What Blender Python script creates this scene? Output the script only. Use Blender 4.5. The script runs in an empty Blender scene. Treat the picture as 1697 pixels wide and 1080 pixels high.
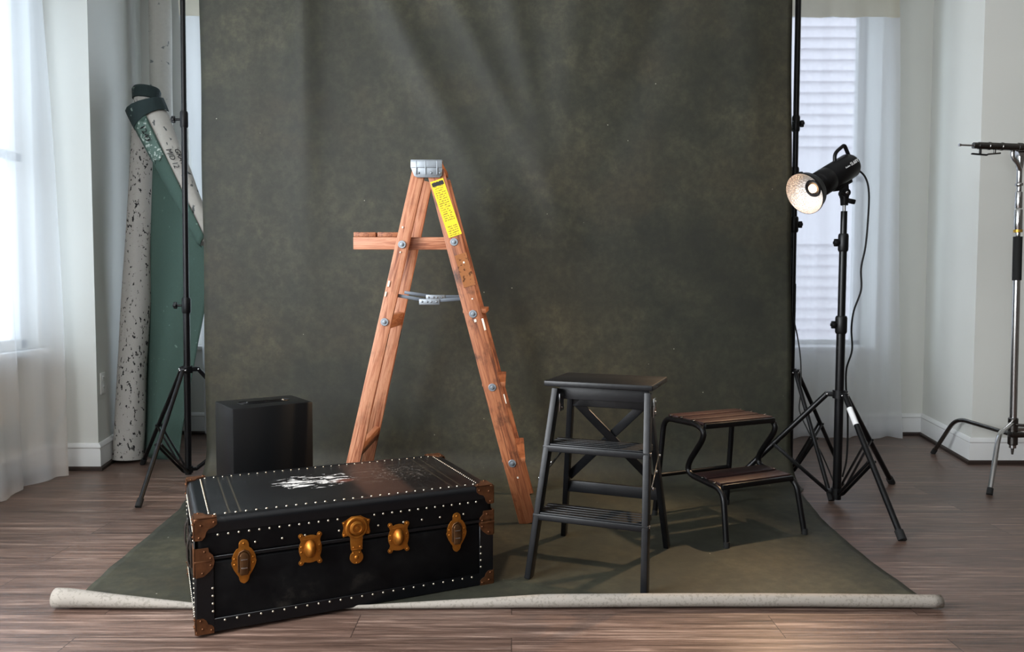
import bpy, bmesh, math, random
from mathutils import Vector, Matrix, noise as mnoise
random.seed(7)
scene = bpy.context.scene
COL = scene.collection
PI = math.pi

# ------------------------------------------------------------------ camera
F, PITCH, ROLL, CH = 1270.0, 0.0504, 0.0015, 0.98
fw = Vector((0, math.cos(PITCH), -math.sin(PITCH)))
up0 = Vector((0, math.sin(PITCH), math.cos(PITCH)))
rt0 = Vector((1, 0, 0))
rt = rt0*math.cos(ROLL) + up0*math.sin(ROLL)
up = -rt0*math.sin(ROLL) + up0*math.cos(ROLL)
EYE = Vector((0, 0, CH))
cd = bpy.data.cameras.new('camera')
cd.sensor_width = 36.0
cd.lens = 36.0*F/1697.0
cd.clip_start = 0.05
cam = bpy.data.objects.new('camera', cd)
COL.objects.link(cam)
cam.matrix_world = Matrix(((rt.x, up.x, -fw.x, 0), (rt.y, up.y, -fw.y, 0), (rt.z, up.z, -fw.z, CH), (0, 0, 0, 1)))
scene.camera = cam

def ray(px, py):
    return fw + rt*((px-848.5)/F) - up*((py-540)/F)
def fl(px, py, z=0.0):
    d = ray(px, py); return EYE + d*((z-CH)/d.z)
def at(px, py, Y):
    d = ray(px, py); return EYE + d*(Y/d.y)

# ------------------------------------------------------------------ colour management, world, daylight
scene.view_settings.view_transform = 'Standard'
scene.view_settings.look = 'None'
scene.view_settings.gamma = 1.0
scene.view_settings.use_curve_mapping = False
scene.view_settings.exposure = 0.0
scene.cycles.use_denoising = True
scene.cycles.max_bounces = 8
scene.cycles.transparent_max_bounces = 12
scene.cycles.sample_clamp_indirect = 6.0

w = bpy.data.worlds.new('overcast_sky'); scene.world = w; w.use_nodes = True
wb = w.node_tree.nodes['Background']
wb.inputs[0].default_value = (0.74, 0.87, 1.0, 1); wb.inputs[1].default_value = 3.3

def area(name, loc, rot, sx, sy, power, col):
    l = bpy.data.lights.new(name, 'AREA'); l.shape = 'RECTANGLE'; l.size = sx; l.size_y = sy
    l.energy = power; l.color = col
    o = bpy.data.objects.new(name, l); COL.objects.link(o); o.location = loc; o.rotation_euler = rot
    return o
# daylight coming in at the big windows of the left wall beside the camera and of the wall behind it
area('daylight_side', (-2.60, 0.55, 1.75), (0, -PI/2, 0), 1.9, 2.3, 250, (0.96, 0.98, 1.0))
area('daylight_behind', (-1.5, -2.60, 1.9), (PI/2, 0, 0), 1.5, 1.8, 30, (1.0, 0.97, 0.93))

# ------------------------------------------------------------------ helpers
def lin(c):
    return tuple(((v/255)/12.92 if v/255 <= .04045 else ((v/255+.055)/1.055)**2.4) for v in c)

class MB:
    def __init__(s): s.bm = bmesh.new()
    def box(s, c, size, M=None, bevel=0.0, seg=2):
        m = Matrix.Translation(Vector(c)) @ Matrix.Diagonal((size[0], size[1], size[2], 1))
        r = bmesh.ops.create_cube(s.bm, size=1, matrix=m)
        vs = r['verts']
        if bevel > 0:
            es = list({e for v in vs for e in v.link_edges})
            b = bmesh.ops.bevel(s.bm, geom=es, offset=bevel, segments=seg, profile=.5, affect='EDGES')
            vs = list({v for f in b['faces'] for v in f.verts} | {v for v in vs if v.is_valid})
        if M is not None: bmesh.ops.transform(s.bm, matrix=M, verts=vs)
        return s
    def bar(s, a, b, wx, wy, side=None, bevel=0.0):
        """rectangular bar from a to b, section wx along 'side' and wy across"""
        a = Vector(a); b = Vector(b); M, L = frame(a, b, side)
        return s.box((0, 0, L/2), (wx, wy, L), M, bevel)
    def tube(s, pts, r, n=12, cap=True, closed=False):
        pts = [Vector(p) for p in pts]; N = len(pts)
        rs = r if isinstance(r, (list, tuple)) else [r]*N
        rings = []; u = None
        for i, p in enumerate(pts):
            t = (pts[min(i+1, N-1)] - pts[max(i-1, 0)]).normalized()
            if u is None:
                u = t.orthogonal().normalized()
            else:
                u = (u - t*u.dot(t)).normalized()
            v = t.cross(u)
            rings.append([s.bm.verts.new(p + (u*math.cos(k*2*PI/n) + v*math.sin(k*2*PI/n))*rs[i]) for k in range(n)])
        for a, b in zip(rings, rings[1:]):
            for k in range(n):
                s.bm.faces.new((a[k], a[(k+1) % n], b[(k+1) % n], b[k]))
        if cap:
            s.bm.faces.new(rings[0][::-1]); s.bm.faces.new(rings[-1])
        return s
    def lathe(s, prof, M=None, n=24):
        M = M or Matrix()
        rings = []
        for r, z in prof:
            if r < 1e-6: rings.append([s.bm.verts.new(M @ Vector((0, 0, z)))])
            else: rings.append([s.bm.verts.new(M @ Vector((r*math.cos(k*2*PI/n), r*math.sin(k*2*PI/n), z))) for k in range(n)])
        for a, b in zip(rings, rings[1:]):
            for k in range(n):
                A, B = a[k % len(a)], a[(k+1) % len(a)]; C, D = b[(k+1) % len(b)], b[k % len(b)]
                q = []
                for v in (A, B, C, D):
                    if v not in q: q.append(v)
                if len(q) > 2: s.bm.faces.new(q)
        return s
    def prism(s, out, th, M=None, bevel=0.0):
        M = M or Matrix()
        a = [s.bm.verts.new((x, y, 0)) for x, y in out]; b = [s.bm.verts.new((x, y, th)) for x, y in out]
        n = len(out)
        s.bm.faces.new(a[::-1]); top = s.bm.faces.new(b)
        for k in range(n): s.bm.faces.new((a[k], a[(k+1) % n], b[(k+1) % n], b[k]))
        vs = a+b
        if bevel > 0:
            r = bmesh.ops.bevel(s.bm, geom=list(top.edges), offset=bevel, segments=2, profile=.5, affect='EDGES')
            vs = list(set(v for v in vs if v.is_valid) | {v for f in r['faces'] for v in f.verts})
        bmesh.ops.transform(s.bm, matrix=M, verts=vs)
        return s
    def ball(s, c, r, sc=(1, 1, 1), M=None, seg=12):
        m = Matrix.Translation(Vector(c)) @ Matrix.Diagonal((r*sc[0], r*sc[1], r*sc[2], 1))
        if M is not None: m = M @ m
        bmesh.ops.create_uvsphere(s.bm, u_segments=seg, v_segments=max(6, seg//2+2), radius=1, matrix=m)
        return s
    def quad(s, *p):
        s.bm.faces.new([s.bm.verts.new(q) for q in p]); return s
    def grid(s, nu, nv, fn, double=0.0):
        V = [[s.bm.verts.new(fn(i/nu, j/nv)) for j in range(nv+1)] for i in range(nu+1)]
        for i in range(nu):
            for j in range(nv):
                s.bm.faces.new((V[i][j], V[i+1][j], V[i+1][j+1], V[i][j+1]))
        return s
    def build(s, name, m, parent=None, ang=38, flip=True):
        if flip: bmesh.ops.recalc_face_normals(s.bm, faces=s.bm.faces)
        me = bpy.data.meshes.new(name); s.bm.to_mesh(me); s.bm.free()
        me.materials.append(m)
        for p in me.polygons: p.use_smooth = True
        me.set_sharp_from_angle(angle=math.radians(ang))
        o = bpy.data.objects.new(name, me); COL.objects.link(o)
        if parent: o.parent = parent
        return o

def frame(a, b, side=None):
    z = (b-a); L = z.length; z.normalize()
    x = Vector(side) if side is not None else (Vector((1, 0, 0)) if abs(z.x) < .9 else Vector((0, 1, 0)))
    x = (x - z*x.dot(z)).normalized(); y = z.cross(x)
    return Matrix(((x.x, y.x, z.x, a.x), (x.y, y.y, z.y, a.y), (x.z, y.z, z.z, a.z), (0, 0, 0, 1))), L

def beam(name, a, b, wx, wy, m, parent, side=None, bevel=.002):
    """a bar as its own object whose local z runs along the grain"""
    M, L = frame(Vector(a), Vector(b), side)
    o = MB().box((0, 0, L/2), (wx, wy, L), None, bevel).build(name, m, parent)
    o.matrix_local = M
    return o

def fillet(pts, r, n=6):
    pts = [Vector(p) for p in pts]; out = [pts[0]]
    rs = r if isinstance(r, (list, tuple)) else [r]*len(pts)
    for i in range(1, len(pts)-1):
        p, q, s_ = pts[i-1], pts[i], pts[i+1]
        d1 = min(rs[i], (p-q).length*.49); d2 = min(rs[i], (s_-q).length*.49)
        A = q+(p-q).normalized()*d1; B = q+(s_-q).normalized()*d2
        for k in range(n+1):
            t = k/n; out.append(A*(1-t)**2 + q*2*t*(1-t) + B*t*t)
    out.append(pts[-1]); return out

def spline(pts, n=8):
    P = [Vector(p) for p in pts]; P = [P[0]*2-P[1]] + P + [P[-1]*2-P[-2]]; out = []
    for i in range(1, len(P)-2):
        for k in range(n):
            t = k/n; a, b, c, d = P[i-1], P[i], P[i+1], P[i+2]
            out.append(.5*((2*b)+(c-a)*t+(2*a-5*b+4*c-d)*t*t+(3*b-a-3*c+d)*t**3))
    out.append(P[-2]); return out

def tag(o, label=None, cat=None, group=None, kind=None):
    if label: o['label'] = label
    if cat: o['category'] = cat
    if group: o['group'] = group
    if kind: o['kind'] = kind
    return o
def thing(name, loc, label, cat, rz=0.0, group=None):
    o = bpy.data.objects.new(name, None); COL.objects.link(o); o.empty_display_size = .1
    o.location = loc; o.rotation_euler = (0, 0, rz)
    return tag(o, label, cat, group)
def struct(o): return tag(o, kind='structure')
def copy_part(o, parent, loc=None):
    c = o.copy(); COL.objects.link(c); c.parent = parent
    if loc is not None: c.location = loc
    return c

def text_mesh(body, size, m, name, parent, M, depth=.0006, shear=0.0):
    cu = bpy.data.curves.new('lettering', 'FONT'); cu.body = body; cu.size = size; cu.extrude = depth
    cu.align_x = 'LEFT'; cu.shear = shear; cu.resolution_u = 3
    t = bpy.data.objects.new('lettering', cu); COL.objects.link(t)
    bpy.context.view_layer.update()
    me = bpy.data.meshes.new_from_object(t.evaluated_get(bpy.context.evaluated_depsgraph_get()))
    bpy.data.objects.remove(t); bpy.data.curves.remove(cu)
    me.materials.clear(); me.materials.append(m)
    o = bpy.data.objects.new(name, me); COL.objects.link(o); o.parent = parent; o.matrix_local = M
    return o

# ------------------------------------------------------------------ materials
class NT:
    def __init__(s, name):
        s.m = bpy.data.materials.new(name); s.m.use_nodes = True; s.t = s.m.node_tree
        s.b = s.t.nodes['Principled BSDF']; s.out = s.t.nodes['Material Output']
    def n(s, typ, **kw):
        x = s.t.nodes.new(typ)
        for k, v in kw.items(): setattr(x, k, v)
        return x
    def l(s, a, b): s.t.links.new(a, b)
    def coord(s, scale=(1, 1, 1), rot=(0, 0, 0), loc=(0, 0, 0)):
        c = s.n('ShaderNodeTexCoord'); mp = s.n('ShaderNodeMapping')
        mp.inputs['Scale'].default_value = scale; mp.inputs['Rotation'].default_value = rot; mp.inputs['Location'].default_value = loc
        s.l(c.outputs['Object'], mp.inputs[0]); return mp.outputs[0]
    def noise(s, vec, scale=5, detail=4, rough=.55, dist=0.0):
        x = s.n('ShaderNodeTexNoise'); x.inputs['Scale'].default_value = scale; x.inputs['Detail'].default_value = detail
        x.inputs['Roughness'].default_value = rough; x.inputs['Distortion'].default_value = dist
        s.l(vec, x.inputs['Vector']); return x.outputs['Fac']
    def ramp(s, fac, stops):
        r = s.n('ShaderNodeValToRGB'); e = r.color_ramp.elements
        while len(e) < len(stops): e.new(.5)
        for el, (p, c) in zip(e, stops):
            el.position = p; el.color = (c[0], c[1], c[2], 1) if isinstance(c, (tuple, list)) else (c, c, c, 1)
        s.l(fac, r.inputs[0]); return r.outputs['Color']
    def mix(s, fac, a, b, mode='MIX'):
        x = s.n('ShaderNodeMix', data_type='RGBA', blend_type=mode)
        for sock, v in ((x.inputs[0], fac), (x.inputs[6], a), (x.inputs[7], b)):
            if isinstance(v, (int, float)): sock.default_value = v
            elif isinstance(v, (tuple, list)): sock.default_value = (v[0], v[1], v[2], 1)
            else: s.l(v, sock)
        return x.outputs[2]
    def math(s, op, a, b=0.0):
        x = s.n('ShaderNodeMath', operation=op)
        for i, v in enumerate((a, b)):
            if isinstance(v, (int, float)): x.inputs[i].default_value = v
            else: s.l(v, x.inputs[i])
        return x.outputs[0]
    def bump(s, h, strength=.2, dist=.01):
        x = s.n('ShaderNodeBump'); x.inputs['Strength'].default_value = strength; x.inputs['Distance'].default_value = dist
        s.l(h, x.inputs['Height']); s.l(x.outputs[0], s.b.inputs['Normal']); return x
    def set(s, col=None, rough=None, metal=None, spec=None):
        for k, v in (('Base Color', col), ('Roughness', rough), ('Metallic', metal), ('Specular IOR Level', spec)):
            if v is None: continue
            i = s.b.inputs[k]
            if isinstance(v, (int, float)): i.default_value = v
            elif isinstance(v, (tuple, list)): i.default_value = (v[0], v[1], v[2], 1)
            else: s.l(v, i)
        return s.m

def simple(name, rgb, rough=.5, metal=0.0, var=.15, scale=20, spec=None, bump=0.0):
    t = NT(name); c = lin(rgb); v = t.coord()
    f = t.noise(v, scale, 3)
    col = t.mix(f, tuple(x*(1-var) for x in c), tuple(min(1, x*(1+var)) for x in c))
    if bump: t.bump(f, bump, .004)
    return t.set(col, rough, metal, spec)

m_wall = simple('wall_paint', (220, 221, 215), .7, var=.03, scale=3)
m_room = simple('unseen_wall_dark_finish', (96, 90, 84), .8, var=.05, scale=3)  # dark finish added on the unseen walls to weaken reflections in black objects
m_trim = simple('white_trim_paint', (232, 233, 232), .4, var=.02)
m_ceil = simple('ceiling_paint', (235, 235, 232), .8, var=.02)
m_black = simple('black_powder_coat', (9, 9, 11), .33, var=.2, scale=60, spec=.3)
m_blackpl = simple('black_plastic', (9, 9, 11), .42, var=.2, scale=60, spec=.3)
m_blackwood = simple('black_stained_wood', (10, 11, 14), .42, var=.35, scale=40, bump=.15, spec=.35)
m_steel = simple('polished_steel', (200, 200, 200), .18, 1.0, .1)
m_darksteel = simple('dark_chrome', (105, 103, 100), .25, 1.0, .25)
m_galv = simple('galvanised_metal', (140, 146, 152), .45, .7, .3, 25)
m_greysteel = simple('grey_spreader_steel', (92, 98, 106), .45, .5, .25, 30)
m_rubber = simple('black_rubber', (14, 14, 14), .8)
m_white = simple('white_plastic', (238, 238, 234), .35, var=.02)
m_whitemark = simple('white_print', (225, 225, 225), .5, var=.02)
m_ink = simple('black_ink', (22, 22, 22), .7, var=.1)

def mk_floor():
    t = NT('dark_wood_laminate'); v = t.coord()
    br = t.n('ShaderNodeTexBrick'); br.offset = .37; br.inputs['Scale'].default_value = 1
    br.inputs['Brick Width'].default_value = 1.22; br.inputs['Row Height'].default_value = .15
    br.inputs['Mortar Size'].default_value = .0012; br.inputs['Mortar Smooth'].default_value = .2
    br.inputs['Color1'].default_value = (.25, .25, .25, 1); br.inputs['Color2'].default_value = (.85, .85, .85, 1); br.inputs['Mortar'].default_value = (0, 0, 0, 1)
    t.l(v, br.inputs['Vector'])
    # shift the grain from board to board
    cm = t.n('ShaderNodeVectorMath', operation='MULTIPLY_ADD'); cm.inputs[1].default_value = (7, 3, 5); t.l(br.outputs['Color'], cm.inputs[0]); t.l(v, cm.inputs[2])
    mp = t.n('ShaderNodeMapping'); mp.inputs['Scale'].default_value = (.9, 26, 1); t.l(cm.outputs[0], mp.inputs[0])
    g = t.noise(mp.outputs[0], 2.2, 7, .62, .6)
    mp2 = t.n('ShaderNodeMapping'); mp2.inputs['Scale'].default_value = (3, 70, 1); t.l(cm.outputs[0], mp2.inputs[0])
    g2 = t.noise(mp2.outputs[0], 3, 4, .6)
    c = t.ramp(g, [(.30, lin((62, 47, 40))), (.45, lin((96, 75, 65))), (.57, lin((122, 98, 86))), (.70, lin((172, 147, 132)))])
    c = t.mix(t.math('MULTIPLY', t.ramp(g2, [(.42, 0.0), (.62, 1.0)]), .5), c, lin((54, 41, 36)))
    mp3 = t.n('ShaderNodeMapping'); mp3.inputs['Scale'].default_value = (1.6, 55, 1); t.l(cm.outputs[0], mp3.inputs[0])
    g3 = t.noise(mp3.outputs[0], 1.7, 3, .55, 1.0)
    c = t.mix(t.math('MULTIPLY', t.ramp(g3, [(.62, 0.0), (.70, 1.0)]), .35), c, lin((184, 160, 146)))
    tone = t.ramp(br.outputs['Color'], [(0, .1), (.05, .72), (1, 1.15)])
    c = t.mix(1.0, c, tone, 'MULTIPLY')
    t.bump(g2, .12, .003)
    r = t.ramp(g, [(.3, .30), (.7, .44)])
    return t.set(c, r, 0, .5)
m_floor = mk_floor()

def mk_backdrop():
    t = NT('painted_canvas_olive'); v = t.coord()
    a = t.noise(v, 1.3, 4, .55, .1); b = t.noise(v, 7, 8, .72, .15); f = t.noise(v, 55, 3, .6)
    s = t.math('ADD', t.math('MULTIPLY', a, .55), t.math('MULTIPLY', b, .45))
    c = t.ramp(s, [(.38, lin((42, 43, 36))), (.47, lin((52, 53, 42))), (.53, lin((60, 60, 47))), (.62, lin((76, 74, 57)))])
    br = t.noise(t.coord(loc=(3.1, 7.7, 1.3)), 1.5, 4, .6, .4)
    c = t.mix(t.math('MULTIPLY', t.ramp(br, [(.47, 0.0), (.66, 1.0)]), .5), c, lin((74, 64, 44)))
    g_ = t.noise(v, 24, 6, .7)
    c = t.mix(t.ramp(g_, [(.40, .5), (.62, 0.0)]), c, lin((33, 33, 28)))
    c = t.mix(t.math('MULTIPLY', f, .45), c, lin((40, 40, 34)))
    sp = t.n('ShaderNodeTexVoronoi'); sp.inputs['Scale'].default_value = 9; t.l(v, sp.inputs['Vector'])
    c = t.mix(t.ramp(sp.outputs['Distance'], [(.012, 1.0), (.028, 0.0)]), c, lin((170, 165, 150)))
    t.bump(t.math('ADD', f, b), .12, .004)
    return t.set(c, .62, 0, .35)
m_backdrop = mk_backdrop()

def mk_fleck(name, base, fleck, th, sc, stretch=(1, 1, 1)):
    t = NT(name); v = t.coord(stretch)
    a = t.noise(v, sc, 3, .55, .2); big = t.noise(v, sc*.12, 3); fine = t.noise(v, sc*3, 2)
    x = t.math('ADD', a, t.math('MULTIPLY', t.math('SUBTRACT', big, .5), .25))
    k = t.ramp(x, [(th, 0.0), (th+.03, 1.0)])
    c0 = t.mix(fine, tuple(q*.85 for q in lin(base)), lin(base))
    return t.set(t.mix(k, c0, lin(fleck)), .8, 0, .2)
m_speck = mk_fleck('speckled_canvas_back', (178, 174, 168), (36, 36, 38), .60, 62, (1, 1, .6))
m_palecanvas = mk_fleck('pale_canvas_back', (186, 182, 174), (84, 88, 88), .64, 34, (1, 1, .4))
m_rollcanvas = mk_fleck('raw_canvas_back', (154, 147, 138), (134, 128, 119), .55, 110)
m_creamroll = mk_fleck('cream_canvas_back', (196, 194, 186), (120, 124, 124), .66, 16)
m_green = mk_fleck('green_painted_canvas', (68, 88, 80), (100, 122, 111), .70, 34)
m_chalk = mk_fleck('chalked_green_canvas', (92, 112, 103), (176, 184, 176), .56, 60)
m_darkgreen = mk_fleck('dark_green_painted_canvas', (44, 56, 56), (128, 140, 132), .66, 26)

def mk_wood(name, c1, c2, c3, stain=.5):
    t = NT(name); v = t.coord((26, 26, 1.6))
    g = t.noise(v, 2.2, 5, .6, 1.2)
    g2 = t.noise(t.coord((90, 90, 4)), 2.5, 3)
    c = t.ramp(g, [(.32, lin(c3)), (.44, lin(c2)), (.56, lin(c1)), (.70, lin(c2))])
    c = t.mix(t.math('MULTIPLY', g2, .35), c, lin(c3))
    st = t.noise(t.coord((7, 7, 5)), 1.6, 5, .65)
    c = t.mix(t.math('MULTIPLY', t.ramp(st, [(.52, 0.0), (.68, 1.0)]), stain), c, lin((60, 34, 22)))
    t.bump(g, .2, .002)
    return t.set(c, .5, 0, .4)
m_wood = mk_wood('ladder_fir_wood', (202, 144, 110), (176, 112, 80), (116, 62, 40), .35)
m_woodworn = mk_wood('ladder_worn_wood', (176, 112, 74), (146, 84, 52), (84, 45, 28), .95)
m_tread = mk_wood('dark_walnut_slats', (50, 28, 26), (40, 22, 21), (26, 14, 14), .4)

def mk_trunk():
    t = NT('black_worn_leathercloth'); v = t.coord()
    a = t.noise(v, 7, 6, .7); f = t.noise(v, 120, 2)
    c = t.ramp(a, [(.40, lin((7, 7, 9))), (.58, lin((13, 13, 14))), (.74, lin((38, 35, 32)))])
    t.bump(f, .1, .001)
    r = t.ramp(a, [(.4, .36), (.65, .55)])
    return t, c, r, v
def mk_trunk_body():
    t, c, r, v = mk_trunk(); return t.set(c, r, 0, .13)
m_trunk = mk_trunk_body()
def mk_trunk_top(cx, cy):
    """worn lid: flaked white paint left of the middle, scuffs to the right, a brownish band"""
    t, c, r, v = mk_trunk()
    sep = t.n('ShaderNodeSeparateXYZ'); t.l(v, sep.inputs[0]); X, Y, Z = sep.outputs
    def ell(x0, y0, rx, ry):
        dx = t.math('DIVIDE', t.math('SUBTRACT', X, x0), rx); dy = t.math('DIVIDE', t.math('SUBTRACT', Y, y0), ry)
        d = t.math('ADD', t.math('MULTIPLY', dx, dx), t.math('MULTIPLY', dy, dy))
        return t.ramp(d, [(.25, 1.0), (1.0, 0.0)])
    up_ = t.ramp(Z, [(.0, 0.0), (.001, 1.0)])
    # the flakes
    n1 = t.noise(t.coord((16, 46, 1), (0, 0, .55)), 1.5, 3, .6, .6)
    m1 = ell(.385, .30, .145, .10)
    k1 = t.ramp(t.math('ADD', n1, t.math('MULTIPLY', m1, .13)), [(.635, 0.0), (.66, 1.0)])
    k1 = t.math('MULTIPLY', k1, t.ramp(m1, [(.02, 0.0), (.1, 1.0)]))
    # brown strip and the scuffs
    band = t.ramp(t.math('ABSOLUTE', t.math('SUBTRACT', X, .575)), [(.06, 1.0), (.085, 0.0)])
    c = t.mix(t.math('MULTIPLY', band, .55), c, lin((64, 44, 36)))
    n2 = t.noise(t.coord((10, 60, 1), (0, 0, -.35)), 1.8, 3, .7)
    m2 = ell(.63, .30, .17, .15)
    k2 = t.math('MULTIPLY', t.ramp(n2, [(.60, 0.0), (.68, 1.0)]), m2)
    n3 = t.noise(v, 90, 4, .75)
    k3 = t.math('MULTIPLY', t.ramp(n3, [(.60, 0.0), (.66, 1.0)]), ell(.68, .29, .12, .13))
    c = t.mix(t.math('MULTIPLY', k2, .6), c, lin((140, 130, 118)))
    c = t.mix(t.math('MULTIPLY', k3, .8), c, lin((190, 186, 178)))
    # rust patch among the flakes
    c = t.mix(t.math('MULTIPLY', ell(.47, .265, .045, .03), .8), c, lin((96, 52, 40)))
    c = t.mix(k1, c, lin((205, 203, 200)))
    for x0 in (.095, .125, .775, .805):   # stitched lines across the lid near its ends
        k = t.ramp(t.math('ABSOLUTE', t.math('SUBTRACT', X, x0)), [(.0008, 1.0), (.0016, 0.0)])
        c = t.mix(t.math('MULTIPLY', k, .4), c, lin((84, 76, 60)))
    return t.set(c, .42, 0, .4)
m_case = simple('black_painted_board', (8, 9, 11), .42, var=.15, scale=50, spec=.4)
m_binding = simple('black_edge_binding', (9, 10, 13), .34, var=.3, scale=25, spec=.35)
m_brass = simple('aged_brass', (166, 106, 40), .44, .85, .55, 45, bump=.2)
m_brassdark = simple('dark_tarnished_brass', (92, 64, 40), .45, .8, .5, 40)
m_copper = simple('rusty_brass_corner', (100, 64, 40), .5, .75, .65, 45, bump=.25)
m_tack = simple('pale_nickel_tack', (206, 198, 178), .32, .8, .05)

def mk_yellow():
    t = NT('yellow_caution_print'); v = t.coord(); sep = t.n('ShaderNodeSeparateXYZ'); t.l(v, sep.inputs[0])
    # rows of fine print across the strip (local z runs along the strip, x across)
    wv = t.math('FRACT', t.math('MULTIPLY', sep.outputs[2], 110))
    rows = t.ramp(wv, [(.42, 0.0), (.5, 1.0)])
    words = t.ramp(t.noise(t.coord((130, 1, 150)), 1.0, 2), [(.44, 0.0), (.50, 1.0)])
    para = t.ramp(t.noise(t.coord((1, 1, 26)), 1.0, 1), [(.40, 0.0), (.44, 1.0)])
    inx = t.ramp(t.math('ABSOLUTE', sep.outputs[0]), [(.020, 1.0), (.022, 0.0)])
    k = t.math('MULTIPLY', t.math('MULTIPLY', rows, words), t.math('MULTIPLY', para, inx))
    c = t.mix(t.math('MULTIPLY', k, .8), lin((240, 204, 20)), lin((70, 58, 10)))
    return t.set(c, .45, 0, .4)
m_yellow = mk_yellow()

def mk_sheer(name, rgb, trans, transp):
    t = NT(name); c = lin(rgb)
    d = t.n('ShaderNodeBsdfDiffuse'); d.inputs[0].default_value = (*c, 1)
    tl = t.n('ShaderNodeBsdfTranslucent'); tl.inputs[0].default_value = (*c, 1)
    tp = t.n('ShaderNodeBsdfTransparent'); tp.inputs[0].default_value = (1, 1, 1, 1)
    a = t.n('ShaderNodeMixShader'); a.inputs[0].default_value = trans; t.l(d.outputs[0], a.inputs[1]); t.l(tl.outputs[0], a.inputs[2])
    b = t.n('ShaderNodeMixShader'); b.inputs[0].default_value = transp
    t.l(a.outputs[0], b.inputs[1]); t.l(tp.outputs[0], b.inputs[2]); t.l(b.outputs[0], t.out.inputs[0])
    return t.m
m_sheer = mk_sheer('white_sheer_voile', (240, 242, 245), .58, .45)
m_hem = mk_sheer('doubled_curtain_cloth', (214, 208, 190), .5, .06)

def mk_glass():
    t = NT('window_glass'); t.set((1, 1, 1), 0.0); t.b.inputs['Transmission Weight'].default_value = 1; t.b.inputs['IOR'].default_value = 1.02
    return t.m
m_glass = mk_glass()
m_siding = simple('white_clapboard', (192, 184, 188), .8, var=.03, scale=4)

# ------------------------------------------------------------------ room shell
XL, XR, YB = -2.47, 4.6, 5.07          # left wall, right wall, back wall of the bay
YN, CEIL = -2.5, 3.05
PL = Vector((-2.21, 4.06)); PLB = Vector((-2.415, YB)); PR = Vector((2.565, 4.24)); PRB = Vector((2.735, YB))
TH = .14; TB = .30
def wall_poly(mb, a, b, z0, z1, th=TH, out=None):
    """vertical slab from plan point a to b, its room side on the line, thickness to the right of a->b"""
    a = Vector(a); b = Vector(b); d = (b-a).normalized(); n = Vector((d.y, -d.x)) * th
    p = [a, b, b+n, a+n]
    lo = [mb.bm.verts.new((q.x, q.y, z0)) for q in p]; hi = [mb.bm.verts.new((q.x, q.y, z1)) for q in p]
    mb.bm.faces.new(lo); mb.bm.faces.new(hi[::-1])
    for k in range(4): mb.bm.faces.new((lo[k], hi[k], hi[(k+1) % 4], lo[(k+1) % 4]))
def wall_open(name, a, b, openings):
    """wall with rectangular openings [(s0,s1,z0,z1)] along a->b"""
    mb = MB(); a = Vector(a); b = Vector(b); L = (b-a).length; d = (b-a)/L
    cur = 0.0
    for s0, s1, z0, z1 in sorted(openings):
        if s0 > cur: wall_poly(mb, a+d*cur, a+d*s0, 0, CEIL)
        if z0 > 0: wall_poly(mb, a+d*s0, a+d*s1, 0, z0)
        wall_poly(mb, a+d*s0, a+d*s1, z1, CEIL)
        cur = s1
    if cur < L: wall_poly(mb, a+d*cur, b, 0, CEIL)
    return struct(mb.build(name, m_wall, None, 20))
struct(MB().box((1.07, 1.3, -.05), (7.5, 8.0, .1)).build('floor', m_floor))
struct(MB().box((1.07, 1.3, CEIL+.05), (7.5, 8.0, .1)).build('ceiling', m_ceil))
W1 = (1.22, 2.41, .57, 2.88)   # right window on the back wall (x0,x1,z0,z1)
W2 = (-2.12, -1.02, .57, 2.88)
W3 = (2.25, 3.99, .66, 2.62)   # left wall window (y0,y1,z0,z1)
# walls run so that the thickness lies outside
wall_open('wall_back', (PRB.x+.1, YB), (PLB.x-.1, YB), []) if False else None
mb = MB()
def bw(x0, x1, z0, z1): mb.box(((x0+x1)/2, YB+TB/2, (z0+z1)/2), (x1-x0, TB, z1-z0))
bw(PLB.x-.12, W2[0], 0, CEIL); bw(W2[1], W1[0], 0, CEIL); bw(W1[1], PRB.x+.12, 0, CEIL)
for W in (W1, W2): bw(W[0], W[1], 0, W[2]); bw(W[0], W[1], W[3], CEIL)
struct(mb.build('wall_back', m_wall, None, 20))
mb = MB()
mb.bm.faces.new([mb.bm.verts.new((x, y, 0)) for x, y in ((XL, PL.y), (PL.x, PL.y), (PLB.x, YB), (XL-.14, YB), (XL-.14, PL.y))])
r = bmesh.ops.extrude_face_region(mb.bm, geom=mb.bm.faces[:]); bmesh.ops.translate(mb.bm, vec=(0, 0, CEIL), verts=[g for g in r['geom'] if isinstance(g, bmesh.types.BMVert)])
struct(mb.build('wall_bay_left', m_wall, None, 20))
mb = MB()
mb.bm.faces.new([mb.bm.verts.new((x, y, 0)) for x, y in ((XR, PR.y), (XR, YB), (PRB.x, YB), (PR.x, PR.y))])
r = bmesh.ops.extrude_face_region(mb.bm, geom=mb.bm.faces[:]); bmesh.ops.translate(mb.bm, vec=(0, 0, CEIL), verts=[g for g in r['geom'] if isinstance(g, bmesh.types.BMVert)])
struct(mb.build('wall_bay_right', m_wall, None, 20))
mb = MB()
def lw(y0, y1, z0, z1): mb.box((XL-TH/2, (y0+y1)/2, (z0+z1)/2), (TH, y1-y0, z1-z0))
W4 = (-.70, 1.80, .75, 2.75)
lw(YN, W4[0], 0, CEIL); lw(W4[1], W3[0], 0, CEIL); lw(W3[1], PL.y, 0, CEIL)
for W in (W3, W4): lw(W[0], W[1], 0, W[2]); lw(W[0], W[1], W[3], CEIL)
struct(mb.build('wall_left', m_wall, None, 20))
struct(MB().box((XR+TH/2, (YN+PR.y)/2, CEIL/2), (TH, PR.y-YN, CEIL)).build('wall_right', m_room))
mb = MB()
W5 = (-2.3, -.7, .95, 2.85)
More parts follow.
